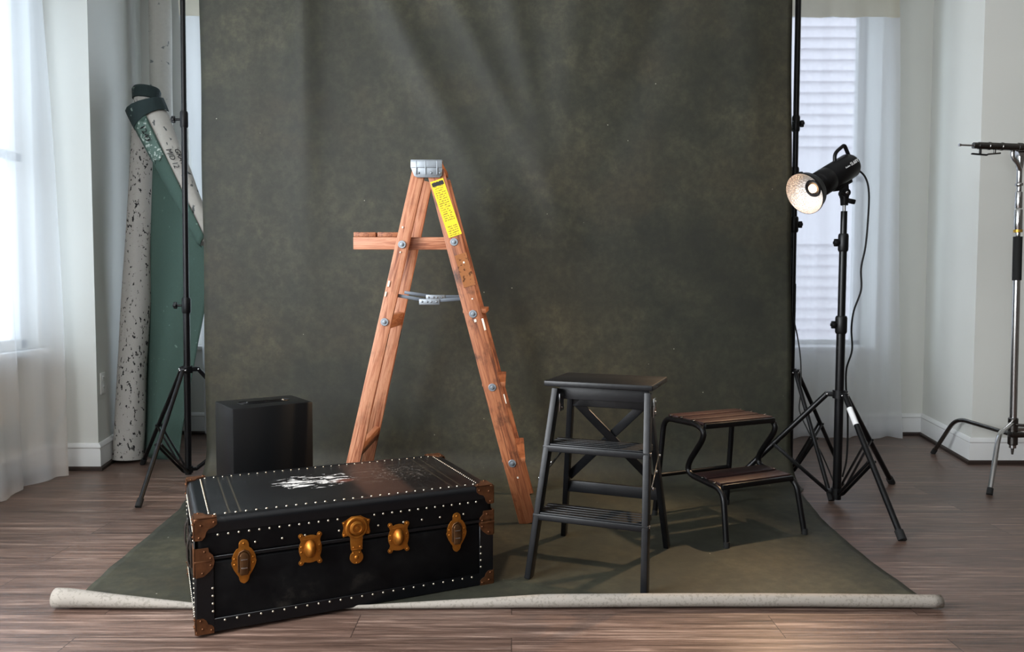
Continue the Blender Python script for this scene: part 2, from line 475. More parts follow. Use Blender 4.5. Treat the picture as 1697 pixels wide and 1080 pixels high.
def nw(x0, x1, z0, z1): mb.box(((x0+x1)/2, YN-TH/2, (z0+z1)/2), (x1-x0, TH, z1-z0))
nw(XL, W5[0], 0, CEIL); nw(W5[1], XR, 0, CEIL); nw(W5[0], W5[1], 0, W5[2]); nw(W5[0], W5[1], W5[3], CEIL)
struct(mb.build('wall_front', m_room, None, 20))

def baseboard(name, pts):
    """moulded baseboard with a dark shoe gap below, along plan points (room side to the left)"""
    prof = [(0, .012), (.014, .012), (.014, .105), (.011, .118), (.017, .124), (.014, .136), (.005, .146), (0, .146)]
    mb = MB(); P = [Vector(p) for p in pts]; rows = []
    for i, p in enumerate(P):
        d1 = (p-P[i-1]).normalized() if i else (P[1]-p).normalized()
        d2 = (P[i+1]-p).normalized() if i < len(P)-1 else d1
        n1 = Vector((-d1.y, d1.x)); n2 = Vector((-d2.y, d2.x)); n = (n1+n2).normalized(); n = n/max(.3, n.dot(n1))
        rows.append([mb.bm.verts.new((p.x+n.x*o, p.y+n.y*o, z)) for o, z in prof])
    for a, b in zip(rows, rows[1:]):
        for k in range(len(prof)-1): mb.bm.faces.new((a[k], b[k], b[k+1], a[k+1]))
    o = struct(mb.build(name, m_trim, None, 30))
    mb = MB(); rows = []
    for i, p in enumerate(P):
        d1 = (p-P[i-1]).normalized() if i else (P[1]-p).normalized()
        d2 = (P[i+1]-p).normalized() if i < len(P)-1 else d1
        n1 = Vector((-d1.y, d1.x)); n2 = Vector((-d2.y, d2.x)); n = (n1+n2).normalized(); n = n/max(.3, n.dot(n1))
        rows.append([mb.bm.verts.new((p.x+n.x*q, p.y+n.y*q, z)) for q, z in ((0, 0), (.024, 0), (.0225, .014), (.016, .022), (0, .026))])
    for a, b in zip(rows, rows[1:]):
        for k in range(4): mb.bm.faces.new((a[k], b[k], b[k+1], a[k+1]))
    struct(mb.build('trim_' + name.split('_', 1)[1], m_shoe, None, 30))
m_shoe = simple('dark_brown_shoe_moulding', (48, 36, 31), .5)
baseboard('baseboard_right', [(XR, PR.y), (PR.x, PR.y), (PRB.x, YB)][::1])
baseboard('baseboard_back', [(PRB.x, YB), (PLB.x, YB)])
baseboard('baseboard_left', [(PLB.x, YB), (PL.x, PL.y), (XL, PL.y)])
baseboard('baseboard_side', [(XL, PL.y), (XL, YN)])

def window_back(name, W):
    x0, x1, z0, z1 = W; e = thing(name, ((x0+x1)/2, YB+.27, 0), None, None); e['kind'] = 'structure'
    cx = (x0+x1)/2; f = MB(); y = 0
    wd = x1-x0; fr = .05
    for s in (-1, 1): f.box((s*(wd/2-fr/2), y, (z0+z1)/2), (fr, .06, z1-z0), None, .004)
    for z in (z0+fr/2, z1-fr/2, (z0+z1)/2): f.box((0, y, z), (wd, .06, fr), None, .004)
    f.build('window_frame', m_trim, e)
    g = MB()
    for a, b in ((z0+fr, (z0+z1)/2-fr/2), ((z0+z1)/2+fr/2, z1-fr)): g.box((0, .01, (a+b)/2), (wd-2*fr, .004, b-a))
    g.build('pane', m_glass, e)
    MB().box((0, -.15, z0+.006), (wd-.004, .27, .024), None, .005).build('window_sill', m_trim, e)
    return e
window_back('window_1', W1); window_back('window_2', W2)
def window_left(name, W):
    y0, y1, z0, z1 = W; e = thing(name, (XL-.09, (y0+y1)/2, 0), None, None); e['kind'] = 'structure'
    wd = y1-y0; f = MB(); fr = .05
    for s in (-1, 0, 1): f.box((0, s*(wd/2-fr/2), (z0+z1)/2), (.06, fr, z1-z0), None, .004)
    for z in (z0+fr/2, z1-fr/2, (z0+z1)/2): f.box((0, 0, z), (.06, wd, fr), None, .004)
    f.build('window_frame', m_trim, e)
    g = MB()
    g.box((-.01, 0, (z0+z1)/2), (.004, wd-2*fr, z1-z0-2*fr)); g.build('pane', m_glass, e)
    MB().box((.10, -.02, z0-.014), (.09, wd+.06, .028), None, .005).build('window_sill', m_trim, e)
    c = MB()
    c.box((.098, -(wd/2+.04), (z0+z1)/2), (.016, .08, z1-z0), None, .003)
    c.box((.098, -.04, z1+.05), (.018, wd+.09, .1), None, .003); c.build('casing', m_trim, e)
window_left('window_3', W3)

# house next door, seen through the right window
hs = thing('neighbor_house', (2.5, 7.6, -1.0), 'white clapboard house next door seen through the right curtained window', 'house')
mb = MB(); z = 0.0; H = .105
prof = []
k = 0
while z < 5.6:
    prof += [(-.030, z), (0.0, z+H-.012), (0.0, z+H)] ; z += H
vs0 = [mb.bm.verts.new((-2.8, p[0], p[1])) for p in prof]; vs1 = [mb.bm.verts.new((2.5, p[0], p[1])) for p in prof]
for a in range(len(prof)-1): mb.bm.faces.new((vs0[a], vs1[a], vs1[a+1], vs0[a+1]))
mb.box((-.15, .12, 2.8), (5.3, .22, 5.6))
mb.build('siding', m_siding, hs, 15)
MB().box((-.15, -.02, 2.84), (5.3, .03, .86)).build('band_board', m_siding, hs)
MB().box((.22, -.022, 2.8), (.07, .03, 5.6)).build('corner_board', m_siding, hs)

# wall outlet
ow = thing('wall_outlet', (0, 0, 0), 'white double wall outlet above the baseboard beside the speckled canvas roll', 'outlet')
d = (PLB-PL).normalized(); q = PL + d*.085
nrm = Vector((-d.y, d.x, 0)); nrm = nrm if nrm.x > 0 else -nrm
zz = at(186, 635, q.y).z
Mo = Matrix(((d.x, 0, nrm.x, q.x), (d.y, 0, nrm.y, q.y), (0, 1, 0, 0), (0, 0, 0, 1)))
ow.location = (q.x, q.y, zz)
Mo = Matrix(((d.x, 0, nrm.x, 0), (d.y, 0, nrm.y, 0), (0, 1, 0, 0), (0, 0, 0, 1)))
MB().box((0, 0, .003), (.075, .118, .006), Mo, .002).build('face_plate', m_white, ow)
for s in (-1, 1):
    so = MB().lathe([(0, .0085), (.014, .0085), (.0165, .006), (.0165, .004)], Mo @ Matrix.Translation((0, s*.026, 0)), 20).build('socket', m_white, ow)
    sl = MB()
    for a in (-1, 1): sl.box((a*.006, s*.026+.003, .0086), (.002, .008, .001), Mo)
    sl.build('slot', m_blackpl, so)

# ------------------------------------------------------------------ curtains
def curtain(name, p_top, p_bot, z1, z0, folds, amp, label, seed, flare=None, hem=.03, header=.0, bow=0.0):
    """sheer panel: plan line p_top (a,b) at z1, p_bot (a,b) at z0"""
    rnd = random.Random(seed); ph = [rnd.uniform(0, 6.28) for _ in range(5)]
    e = thing(name, (p_bot[0][0], p_bot[0][1], z0), label, 'curtain')
    o = Vector((p_bot[0][0], p_bot[0][1], z0))
    ta, tb = [Vector((*p, 0)) for p in p_top]; ba, bb = [Vector((*p, 0)) for p in p_bot]
    def fn(u, v):
        t = v**.8
        a = ta.lerp(ba, t); b = tb.lerp(bb, t)
        p = a.lerp(b, u); dr = (b-a).normalized(); n = Vector((-dr.y, dr.x, 0))
        A = amp*(.35+.65*v)
        f = math.sin(u*folds*2*PI+ph[0]+.5*math.sin(v*3+ph[1])) + .5*math.sin(u*folds*4.3*PI+ph[2]+v*1.2)
        f += .3*math.sin(u*2.3*PI + ph[3])
        p = p + n*A*f + dr*(.012*math.sin(v*5+u*folds*PI+ph[4]))
        p.z = z1 + (z0-z1)*v + .006*math.sin(u*folds*3*PI)*v
        return p - o
    MB().grid(max(40, int(folds*14)), 50, fn).build('panel', m_sheer, e, 180, flip=False)
    if hem: MB().grid(max(40, int(folds*14)), 3, lambda u, v: fn(u, 1-hem+hem*v)+Vector((.0, -.002, 0))).build('hem', m_hem if False else m_sheer, e, 180, flip=False)
    if header: MB().grid(max(40, int(folds*14)), 4, lambda u, v: fn(u, header*v)+Vector((0, -.003, 0))).build('rod_pocket', m_hem, e, 180, flip=False)
    return e
yR = 4.93
cA, cB = at(1152, 720, yR), at(1494, 726, yR)
curtain('sheer_curtain', ((at(1152, 20, yR).x, yR), (at(1486, 20, yR).x, yR)), ((cA.x, yR), (cB.x, yR)), 2.84, .012, 5.2, .022,
        'white sheer curtain over the window to the right of the backdrop', 3, header=.055)
curtain('sheer_curtain', ((-2.10, yR), (-1.25, yR)), ((-1.98, yR), (-1.28, yR)), 2.84, .03, 4, .016,
        'narrow strip of white sheer curtain showing left of the backdrop behind its stand', 5, header=.055)
curtain('sheer_curtain', ((-2.42, 2.35), (-2.42, 3.98)), ((-2.345, 2.35), (-2.325, 3.97)), 2.84, .012, 4.6, .034,
        'long white sheer curtain on the left wall at the left edge', 11)
def rod(name, a, b, label, ends):
    a = Vector(a); b = Vector(b); e = thing(name, a, label, 'curtain rod'); d = (b-a).normalized()
    MB().tube([Vector(), b-a], .011, 14).build('rod', m_white, e)
    for s in ends:
        p = (b-a) if s else Vector(); q = d if s else -d
        Mx, _ = frame(p, p+q)
        MB().lathe([(0, 0), (.012, 0), (.018, .006), (.018, .03), (.012, .036), (0, .037)], Mx, 18).build('finial', m_white, e)
    return e
rR = at(1490, 10, yR)
rod('curtain_rod', (1.15, yR, 2.825), (rR.x, yR, 2.825), 'white curtain rod over the right window with its round end cap showing', [1])
rod('curtain_rod', (-2.14, yR, 2.825), (-1.15, yR, 2.825), 'white curtain rod end in the corner left of the backdrop', [0])
rod('curtain_rod', (-2.42, 2.2, 2.85), (-2.42, 4.0, 2.85), 'white curtain rod over the left wall window above the frame', [1])

# ------------------------------------------------------------------ painted backdrop
YD, RS = 3.84, .17
eL0, eL1 = at(330, 0, YD).x, at(342, 770, YD).x
eR0, eR1 = at(1313, 0, YD).x, at(1311, 780, YD).x
zt = at(800, 0, YD).z
left_px = [(300, 843), (243, 893), (187, 940), (133, 988)]
right_px = [(1326, 818), (1362, 862), (1400, 897), (1445, 934), (1490, 967), (1541, 1003)]
def edge(pts, x_at_back):
    P = [(x_at_back, YD-RS)] + [(fl(*p).x, fl(*p).y) for p in pts]
    P = [P[0]] + [p for p in P[1:] if p[1] < YD-RS]
    def f(y):
        if y >= P[0][1]: return P[0][0]
        for (xa, ya), (xb, yb) in zip(P, P[1:]):
            if y >= yb: return xa+(xb-xa)*(ya-y)/(ya-yb)
        (xa, ya), (xb, yb) = P[-2], P[-1]
        return xb + (xb-xa)*(yb-y)/(ya-yb)
    return f
fL, fR = edge(left_px, eL1), edge(right_px, eR1)
YF = 2.30
path = []     # (y, z, where)
ZT = 2.76
for i in range(70): path.append((YD, ZT-(ZT-RS)*i/70))
for i in range(12): t = i/12*PI/2; path.append((YD-RS+RS*math.cos(t), RS-RS*math.sin(t)))
for i in range(46): path.append((YD-RS-(YD-RS-YF)*i/45, 0.0))
folds = [(-1.03, 0, .07, .040), (-1.02, .02, .22, .030), (-.80, -.50, .085, .036), (-.47, -.50, .06, .018), (-.08, -.20, .06, .018), (.35, .10, .10, .020), (.85, .30, .12, -.025), (-1.32, 0, .10, .018), (1.15, -.04, .10, .016)]
def bd(u, v):
    i = v*(len(path)-1); y, z = path[min(int(round(i)), len(path)-1)]
    if y >= YD-1e-6:
        k = (z-zt)/(0-zt); xl = eL0+(eL1-eL0)*k; xr = eR0+(eR1-eR0)*k
    else: xl, xr = fL(y), fR(y)
    x = xl+(xr-xl)*u
    p = Vector((x, y, z))
    if y > YD-RS:
        drop = ZT-z; fade = math.exp(-(drop/1.1)**2) * min(1.0, drop/.12+.25)
        off = sum(A*math.exp(-((x-x0+kx*drop)/wd)**2) for x0, kx, wd, A in folds)*fade
        off += .010*math.sin(x*2.1+.6)*min(1, z/.5)
        p.y -= off
        p.z = max(p.z, .004)
        edge_in = min(u, 1-u)
        p.y += .006*math.sin(z*7)*math.exp(-edge_in/.03)
    else:
        p.z = .004 + .0025*(1+mnoise.noise(Vector((x*3, y*3, 0))))
        edge_in = min(u, 1-u)
        p.x += (.006*mnoise.noise(Vector((y*9, u*3, 0))))*(1 if edge_in < .01 else 0)
    return p
mb = MB().grid(110, len(path)-1, bd)
bdrop = mb.build('painted_backdrop', m_backdrop, None, 180)
s = bdrop.modifiers.new('thickness', 'SOLIDIFY'); s.thickness = .0025; s.offset = 0
tag(bdrop, 'large dark olive green hand-painted canvas backdrop sweeping from its crossbar down onto the floor', 'backdrop')

# rolled-up front edge: shows the raw back of the canvas
TX, TY, TA, TL_, TW, THt = -.8796, 2.0941, .4383, .9032, .5226, .3252
def roll_r(x):
    if x < -.90: return .005+.024*min(1, max(0, (-.90-x)/.46))**1.1
    if x < -.45: return .005
    return .005+.0145*min(1, (x+.45)/.55)
xa, xb = fl(88, 1010).x, fl(1572, 1018).x
N = 90; mb = MB(); rows = []
for i in range(N+1):
    x = xa+(xb-xa)*i/N; r = roll_r(x); yc = YF-.004 + .012*math.sin(x*2.2)
    ring = []
    turns = 1.35
    for k in range(27):
        t = -PI/2 - k/26*turns*2*PI           # from the floor, forward, up and inwards
        rr = r*(1-.16*k/26) * (1+.04*mnoise.noise(Vector((x*8, k*.2, 2))))
        ring.append(mb.bm.verts.new((x + .004*mnoise.noise(Vector((k, i*.3, 0))), yc+rr*math.cos(t), .004+r+rr*math.sin(t))))
    rows.append(ring)
for a, b in zip(rows, rows[1:]):
    for k in range(26): mb.bm.faces.new((a[k], b[k], b[k+1], a[k+1]))
ro = mb.build('rolled_edge', m_rollcanvas, bdrop, 180)
s = ro.modifiers.new('thickness', 'SOLIDIFY'); s.thickness = .002; s.offset = 0
ro['label'] = 'rolled front edge showing pale raw canvas'

# ------------------------------------------------------------------ tripod stands
def stand(name, base, label, legs, hub_z, foot_r, pole_r, secs, top, lean=(0, 0), brace_frac=.52, low_z=.05, knob_dir=-1, joints=(), leg_r=.0105, knob_len=.035, cat='light stand', grp=None):
    """pole on three legs. legs: foot offsets (x,y) from the base; secs: [(z0,z1,r)]"""
    e = thing(name, base, label, cat, group=grp)
    def P(z): return Vector((lean[0]*z/top, lean[1]*z/top, z))
    for n_, (z0, z1, r) in zip(['pole']+['upper_pole']*8, secs):
        MB().tube([P(z0), P(z1)], r, 16).build(n_, m_black, e)
    # hub
    h = MB().tube([P(hub_z-.018), P(hub_z+.018)], pole_r*1.7, 18)
    for fx, fy in legs:
        d = Vector((fx, fy, 0)).normalized(); h.bar(P(hub_z)+d*.005, P(hub_z)+d*.06, .022, .022, (0, 0, 1), .003)
    h.build('leg_collar', m_blackpl, e)
    h = MB().tube([P(low_z-.016), P(low_z+.016)], pole_r*1.5, 18)
    for fx, fy in legs:
        d = Vector((fx, fy, 0)).normalized(); h.bar(P(low_z), P(low_z)+d*.045, .018, .02, (0, 0, 1), .003)
    h.build('brace_collar', m_blackpl, e)
    for fx, fy in legs:
        f = Vector((fx, fy, .012)); d = Vector((fx, fy, 0)).normalized(); s_ = d.cross(Vector((0, 0, 1)))
        a = P(hub_z)+d*.052
        lg = MB().tube([a, f], leg_r, 12).build('leg', m_black, e)
        MB().tube([f-(f-a).normalized()*.03, f+(f-a).normalized()*.010], leg_r*1.35, 12).build('rubber_foot', m_rubber, lg)
        m_ = a.lerp(f, brace_frac); b = P(low_z)+d*.04
        br = MB()
        for q in (-1, 1): br.bar(m_+s_*q*.011, b+s_*q*.011, .014, .005, (0, 0, 1), .001)
        br.ball(m_+s_*.015, .006); br.ball(m_-s_*.015, .006)
        br.build('brace', m_black, e)
        MB().ball(a+d*0+s_*.013, .0055).ball(a-s_*.013, .0055).build('rivet', m_steel, lg)
    for z, r in joints:
        MB().tube([P(z-.04), P(z-.032), P(z+.032), P(z+.04)], [r*1.15, r*1.35, r*1.35, r*1.15], 18).build('clamp_collar', m_blackpl, e)
        k = Vector((knob_dir, 0, 0))
        kb = MB().tube([P(z)+k*r, P(z)+k*(r+knob_len)], .006, 10)
        kb.bar(P(z)+k*(r+knob_len-.005), P(z)+k*(r+knob_len+.013), .034, .016, (0, 0, 1), .004); kb.bar(P(z)+k*(r+knob_len-.005), P(z)+k*(r+knob_len+.013), .016, .034, (0, 0, 1), .004)
        kb.build('clamp_knob', m_blackpl, e)
    return e
lb = Vector((at(312, 780, 3.89).x, 3.89, 0))
lt = at(303, 0, 3.89)
f1 = fl(230, 841); f2 = fl(237, 770)
stand('backdrop_stand', lb, 'black tripod backdrop stand left of the backdrop with its knobs facing left', [(f1.x-lb.x, f1.y-lb.y), (f2.x-lb.x, f2.y-lb.y), (.43, .26)],
      at(312, 612, 3.89).z, .02, .0155, [(.02, at(308, 500, 3.89).z, .0165), (at(308, 505, 3.89).z, at(305, 198, 3.89).z, .0140), (at(305, 200, 3.89).z, 2.78, .0125)], 2.78,
      ((lt.x-lb.x)*1.1, 0), .58, .045, -1, [(at(308, 506, 3.89).z, .016), (at(304, 198, 3.89).z, .0145)], grp='backdrop stands', cat='backdrop stand')
rb_ = Vector((at(1308, 780, 3.93).x, 3.93, 0)); rtp = at(1323, 0, 3.93)
f1 = fl(1377, 830); f2 = fl(1389, 772)
stand('backdrop_stand', rb_, 'black tripod backdrop stand mostly hidden behind the right edge of the backdrop', [(f1.x-rb_.x, f1.y-rb_.y), (f2.x-rb_.x, f2.y-rb_.y), (-.42, .22)],
      at(1312, 616, 3.93).z, .02, .0155, [(.02, 1.0, .0165), (1.0, at(1318, 200, 3.93).z, .0140), (at(1318, 200, 3.93).z, 2.78, .0145)], 2.78,
      ((rtp.x-rb_.x)*1.1, 0), .55, .045, 1, [(at(1312, 372, 3.93).z, .016), (at(1314, 290, 3.93).z, .0145), (at(1318, 205, 3.93).z, .0145)], knob_len=.012, grp='backdrop stands', cat='backdrop stand')
cb = thing('crossbar', (0, YD+.02, 2.765), 'black crossbar holding up the backdrop between its two stands', 'crossbar')
MB().tube([(-1.72, .02, 0), (1.62, .02, 0)], .0125, 14).build('tube', m_black, cb)

# ------------------------------------------------------------------ steamer trunk
trunk = thing('steamer_trunk', (TX, TY, .008), 'black antique steamer trunk with brass latches, corners and rows of tacks, at the front left', 'trunk', TA)
SEAM = .205
m_lidtop = mk_trunk_top(0, 0)
MB().box((TL_/2, TW/2, SEAM/2-.001), (TL_-.004, TW-.004, SEAM-.002), None, .008, 3).build('body', m_trunk, trunk)
lid = MB().box((TL_/2, TW/2, (SEAM+THt)/2+.001), (TL_-.002, TW-.002, THt-SEAM-.002), None, .018, 5).build('lid', m_trunk, trunk)
MB().box((TL_/2, TW/2, THt), (TL_-.09, TW-.056, .0024), None, .001).build('lid_panel', m_lidtop, trunk)['label'] = 'scuffed lid top with flaked white paint'
# bindings along the edges
def strip(name, pts_boxes):
    b = MB()
    for c, sz in pts_boxes: b.box(c, sz, None, .0012, 1)
    return b.build(name, m_binding, trunk)
h = THt
def edge_round(p0, p1, inw, dn=Vector((0, 0, -1)), r=.017, wi=.030, wd=.040):
    # strip of cloth-covered fibre folded round an upper edge from p0 to p1; 'inw' points inwards along the top
    p0, p1, inw = Vector(p0), Vector(p1), Vector(inw); o = .0018
    sec = [(wi, -o), (wi, o)] + [(r*(1-math.sin(q))-o*math.sin(q), -(r*(1-math.cos(q)))+o*math.cos(q)) for q in [k*PI/16 for k in range(9)]] + [(-o, -wd), (o*.5, -wd)]
    mb = MB(); rows = [[mb.bm.verts.new(p+inw*a-dn*b_) for a, b_ in sec] for p in (p0, p1)]
    for k in range(len(sec)): mb.bm.faces.new((rows[0][k], rows[1][k], rows[1][(k+1) % len(sec)], rows[0][(k+1) % len(sec)]))
    mb.bm.faces.new(rows[0]); mb.bm.faces.new(rows[1][::-1])
    return mb.build('edge_binding', m_binding, trunk, 30)
edge_round((.012, 0, h), (TL_-.012, 0, h), (0, 1, 0)); edge_round((.012, TW, h), (TL_-.012, TW, h), (0, -1, 0))
edge_round((0, .012, h), (0, TW-.012, h), (1, 0, 0), wi=.046); edge_round((TL_, .012, h), (TL_, TW-.012, h), (-1, 0, 0), wi=.046)
for c_, z_ in (((TL_/2, -.0005, .021), (TL_-.02, .004, .038)), ((-.0005, TW/2, .021), (.004, TW-.02, .038)), ((TL_+.0005, TW/2, .021), (.004, TW-.02, .038)),
             ((.024, -.0008, SEAM/2), (.048, .004, SEAM-.01)), ((TL_-.024, -.0008, SEAM/2), (.048, .004, SEAM-.01)),
             ((-.0008, .03, h/2), (.004, .06, h-.03)), ((-.0008, TW-.03, h/2), (.004, .06, h-.03))):
    strip('edge_binding', [(c_, z_)])
for c_, z_ in (((TL_/2, -.001, SEAM+.008), (TL_-.01, .004, .010)), ((-.001, TW/2, SEAM+.008), (.004, TW-.01, .010)), ((TL_+.001, TW/2, SEAM+.008), (.004, TW-.01, .010))): strip('lid_seam_rim', [(c_, z_)])
# tacks
tm = MB().lathe([(.0034, 0), (.0032, .0011), (.0021, .0023), (0, .0027)], None, 10)
tack0 = tm.build('tack', m_tack, trunk)
RF = Matrix.Rotation(PI/2, 4, 'X')      # local z -> -y (front face)
RLf = Matrix.Rotation(-PI/2, 4, 'Y')    # local z -> -x (left face)
RRt = Matrix.Rotation(PI/2, 4, 'Y')
near, far_ = [], []
n = 29
for i in range(n): near.append(Matrix.Translation((.055+(TL_-.11)*i/(n-1), .034, h+.0016)))
for i in range(n):
    x = .06+(TL_-.12)*i/(n-1)
    if abs(x-.455) > .05: near.append(Matrix.Translation((x, -.0022, h-.047)) @ RF)
for i in range(24): near.append(Matrix.Translation((.075+(TL_-.15)*i/23, -.0022, .032)) @ RF)
for i in range(4):
    near.append(Matrix.Translation((.044, -.0026, .062+.022*i)) @ RF); near.append(Matrix.Translation((TL_-.044, -.0026, .062+.022*i)) @ RF)
for x in (.16, .235, .30, .40, .52, .60, .66, .72, .80): near.append(Matrix.Translation((x, -.0005, SEAM+.038)) @ RF)
near = near[:100]
for i in range(29): far_.append(Matrix.Translation((.055+(TL_-.11)*i/28, TW-.034, h+.001)))
for i in range(28):
    y = .05+(TW-.10)*i/27
    far_.append(Matrix.Translation((.040, y, h+.0016))); far_.append(Matrix.Translation((TL_-.040, y, h+.0016)))
    for X, R in ((-.0026, RLf), (TL_+.0026, RRt)):
        far_.append(Matrix.Translation((X, y, h-.045)) @ R); far_.append(Matrix.Translation((X, y, .035)) @ R)
for i in range(16):
    for y in (.045, TW-.045): far_.append(Matrix.Translation((-.0028, y, .05+(h-.12)*i/15)) @ RLf)
tack0.matrix_local = near[0]
for M_ in near[1:]:
    c = copy_part(tack0, trunk); c.matrix_local = M_
mb = MB()
for M_ in far_: mb.lathe([(.0025, 0), (.0023, .0010), (.0016, .0018), (0, .0021)], M_, 8)
ft = mb.build('tack', m_tack, trunk); ft['kind'] = 'stuff'

def circ(cx, cy, r, a0, a1, n): return [(cx+r*math.cos(math.radians(a0+(a1-a0)*i/n)), cy+r*math.sin(math.radians(a0+(a1-a0)*i/n))) for i in range(n+1)]
def FM(x, z, off=.002): return Matrix.Translation((x, -off, z)) @ RF    # local xy -> face x,z ; z -> out
def mirror(o): return o + [(-x, y) for x, y in reversed(o) if abs(x) > 1e-6]
def draw_latch(x, z):
    half = [(0, .062)] + circ(.0, .048, .0135, 80, 0, 5) + [(.0135, .038), (.020, .035)] + [(.0275, .024), (.032, .012), (.032, .002), (.0345, -.003), (.032, -.012), (.027, -.024), (.020, -.036), (.014, -.044), (.0135, -.052)] + circ(0, -.052, .0125, -5, -85, 5) + [(0, -.065)]
    out = mirror([(a, b) for a, b in half][::-1])
    p = MB().prism(out, .003, FM(x, z), .0008)
    for a, b in ((0, .05), (-.025, .008), (.025, .008), (-.025, -.008), (.025, -.008)): p.ball((a, b, .003), .0036, (1, 1, .6), FM(x, z), 10)
    p.box((0, 0, .0033), (.066, .0022, .0012), FM(x, z))
    pl = p.build('draw_latch', m_brass, trunk)
    l = MB()
    arch = circ(0, .014, .0125, 180, 0, 10) + [(.0125, -.034), (.0095, -.040), (-.0095, -.040), (-.0125, -.034)]
    l.prism(arch, .009, FM(x, z, .004), .003)
    l.tube([FM(x, z) @ Vector(q) for q in [(-.0155, -.03, .006), (-.0155, .016, .006), (-.011, .026, .006), (0, .031, .006), (.011, .026, .006), (.0155, .016, .006), (.0155, -.03, .006)]], .0024, 8)
    l.build('latch_lever', m_brassdark, pl)
    MB().box((0, -.018, .0125), (.017, .004, .003), FM(x, z), .001).box((0, .006, .0125), (.018, .003, .002), FM(x, z), .001).build('lever_clip', m_steel, pl)
def knob_plate(x, z):
    ear = circ(.026, .038, .0075, 200, -60, 8)
    half = [(0, .041)] + [(.010, .040), (.019, .036)] + circ(.027, .040, .0075, 160, -70, 8) + [(.027, .024), (.031, .014), (.033, .006), (.033, -.006), (.031, -.014), (.027, -.024)] + circ(.027, -.040, .0075, 70, -160, 8) + [(.018, -.037), (.009, -.041), (0, -.042)]
    out = mirror(half[::-1])
    p = MB().prism(out, .003, FM(x, z), .0008)
    for a in (-1, 1):
        for b in (.040, .008, -.008, -.040): p.ball((a*.027 if abs(b) > .02 else a*.026, b, .003), .0034, (1, 1, .6), FM(x, z), 10)
    p.box((0, 0, .0033), (.064, .002, .0012), FM(x, z)); p.box((0, .029, .0035), (.04, .003, .0015), FM(x, z), .0005)
    pl = p.build('guide_plate', m_brass, trunk)
    k = MB(); MM = FM(x, z) 
    k.lathe([(.0215, 0), (.020, .006), (.0165, .014), (.010, .021), (.004, .025), (0, .026)], MM @ Matrix.Translation((0, 0, .002)) @ Matrix.Diagonal((.85, 1.28, 1, 1)), 22)
    k.build('dome', m_brass, pl)
def hasp(x, z):
    top = circ(0, .026, .037, 210, -30, 20)
    p = MB()
    plate = [(-.043, .045), (-.030, .050), (-.014, .060), (.014, .060), (.030, .050), (.043, .045), (.038, .028), (.043, .008), (.040, .0), (.022, .004), (-.022, .004), (-.040, 0), (-.043, .008), (-.038, .028)]
    p.prism(plate, .003, FM(x, z), .0006)
    for a, b in ((-.037, .042), (.037, .042), (-.037, .006), (.037, .006)): p.ball((a, b, .003), .0035, (1, 1, .6), FM(x, z), 10)
    pl = p.build('lock_plate', m_brass, trunk)
    d = MB().lathe([(.034, 0), (.034, .005), (.031, .009), (.026, .009), (.025, .006), (.022, .006), (.020, .012), (.014, .014), (.012, .010), (.006, .010), (.005, .014), (0, .015)], FM(x, z) @ Matrix.Translation((0, .026, .002)), 30)
    d.build('lock_dial', m_brass, pl)
    s_ = MB(); s_.prism([(-.020, .012), (.020, .012), (.017, -.040), (-.017, -.040)], .008, FM(x, z), .002)
    s_.box((0, -.040, .007), (.034, .004, .005), FM(x, z), .001)
    for a in (-.010, .010): s_.ball((a, -.033, .008), .0028, (1, 1, .7), FM(x, z), 8)
    s_.build('hasp_strap', m_brass, pl)
    b = MB(); b.prism([(-.014, -.044), (.014, -.044)] + circ(0, -.066, .0205, 50, -230, 22), .004, FM(x, z), .001)
    b.ball((0, -.066, .004), .007, (1, 1, .7), FM(x, z), 12)
    for a, c in ((-.010, -.052), (.010, -.052), (0, -.083)): b.ball((a, c, .004), .003, (1, 1, .7), FM(x, z), 8)
    b.build('hasp_base', m_brass, pl)
ca, sa = math.cos(TA), math.sin(TA)
def face_xz(px, py):
    d = ray(px, py); o = Vector((TX, TY, 0)); n_ = Vector((-sa, ca, 0)); t = (o-EYE).dot(n_)/d.dot(n_); p = EYE+d*t
    return (p-o).dot(Vector((ca, sa, 0))), p.z-.008
for px, py in ((404, 928), (756, 880)): draw_latch(*face_xz(px, py))
for px, py in ((514, 908), (660, 889)): knob_plate(*face_xz(px, py))
hx, hz = face_xz(590, 893); hasp(hx, hz+.012)
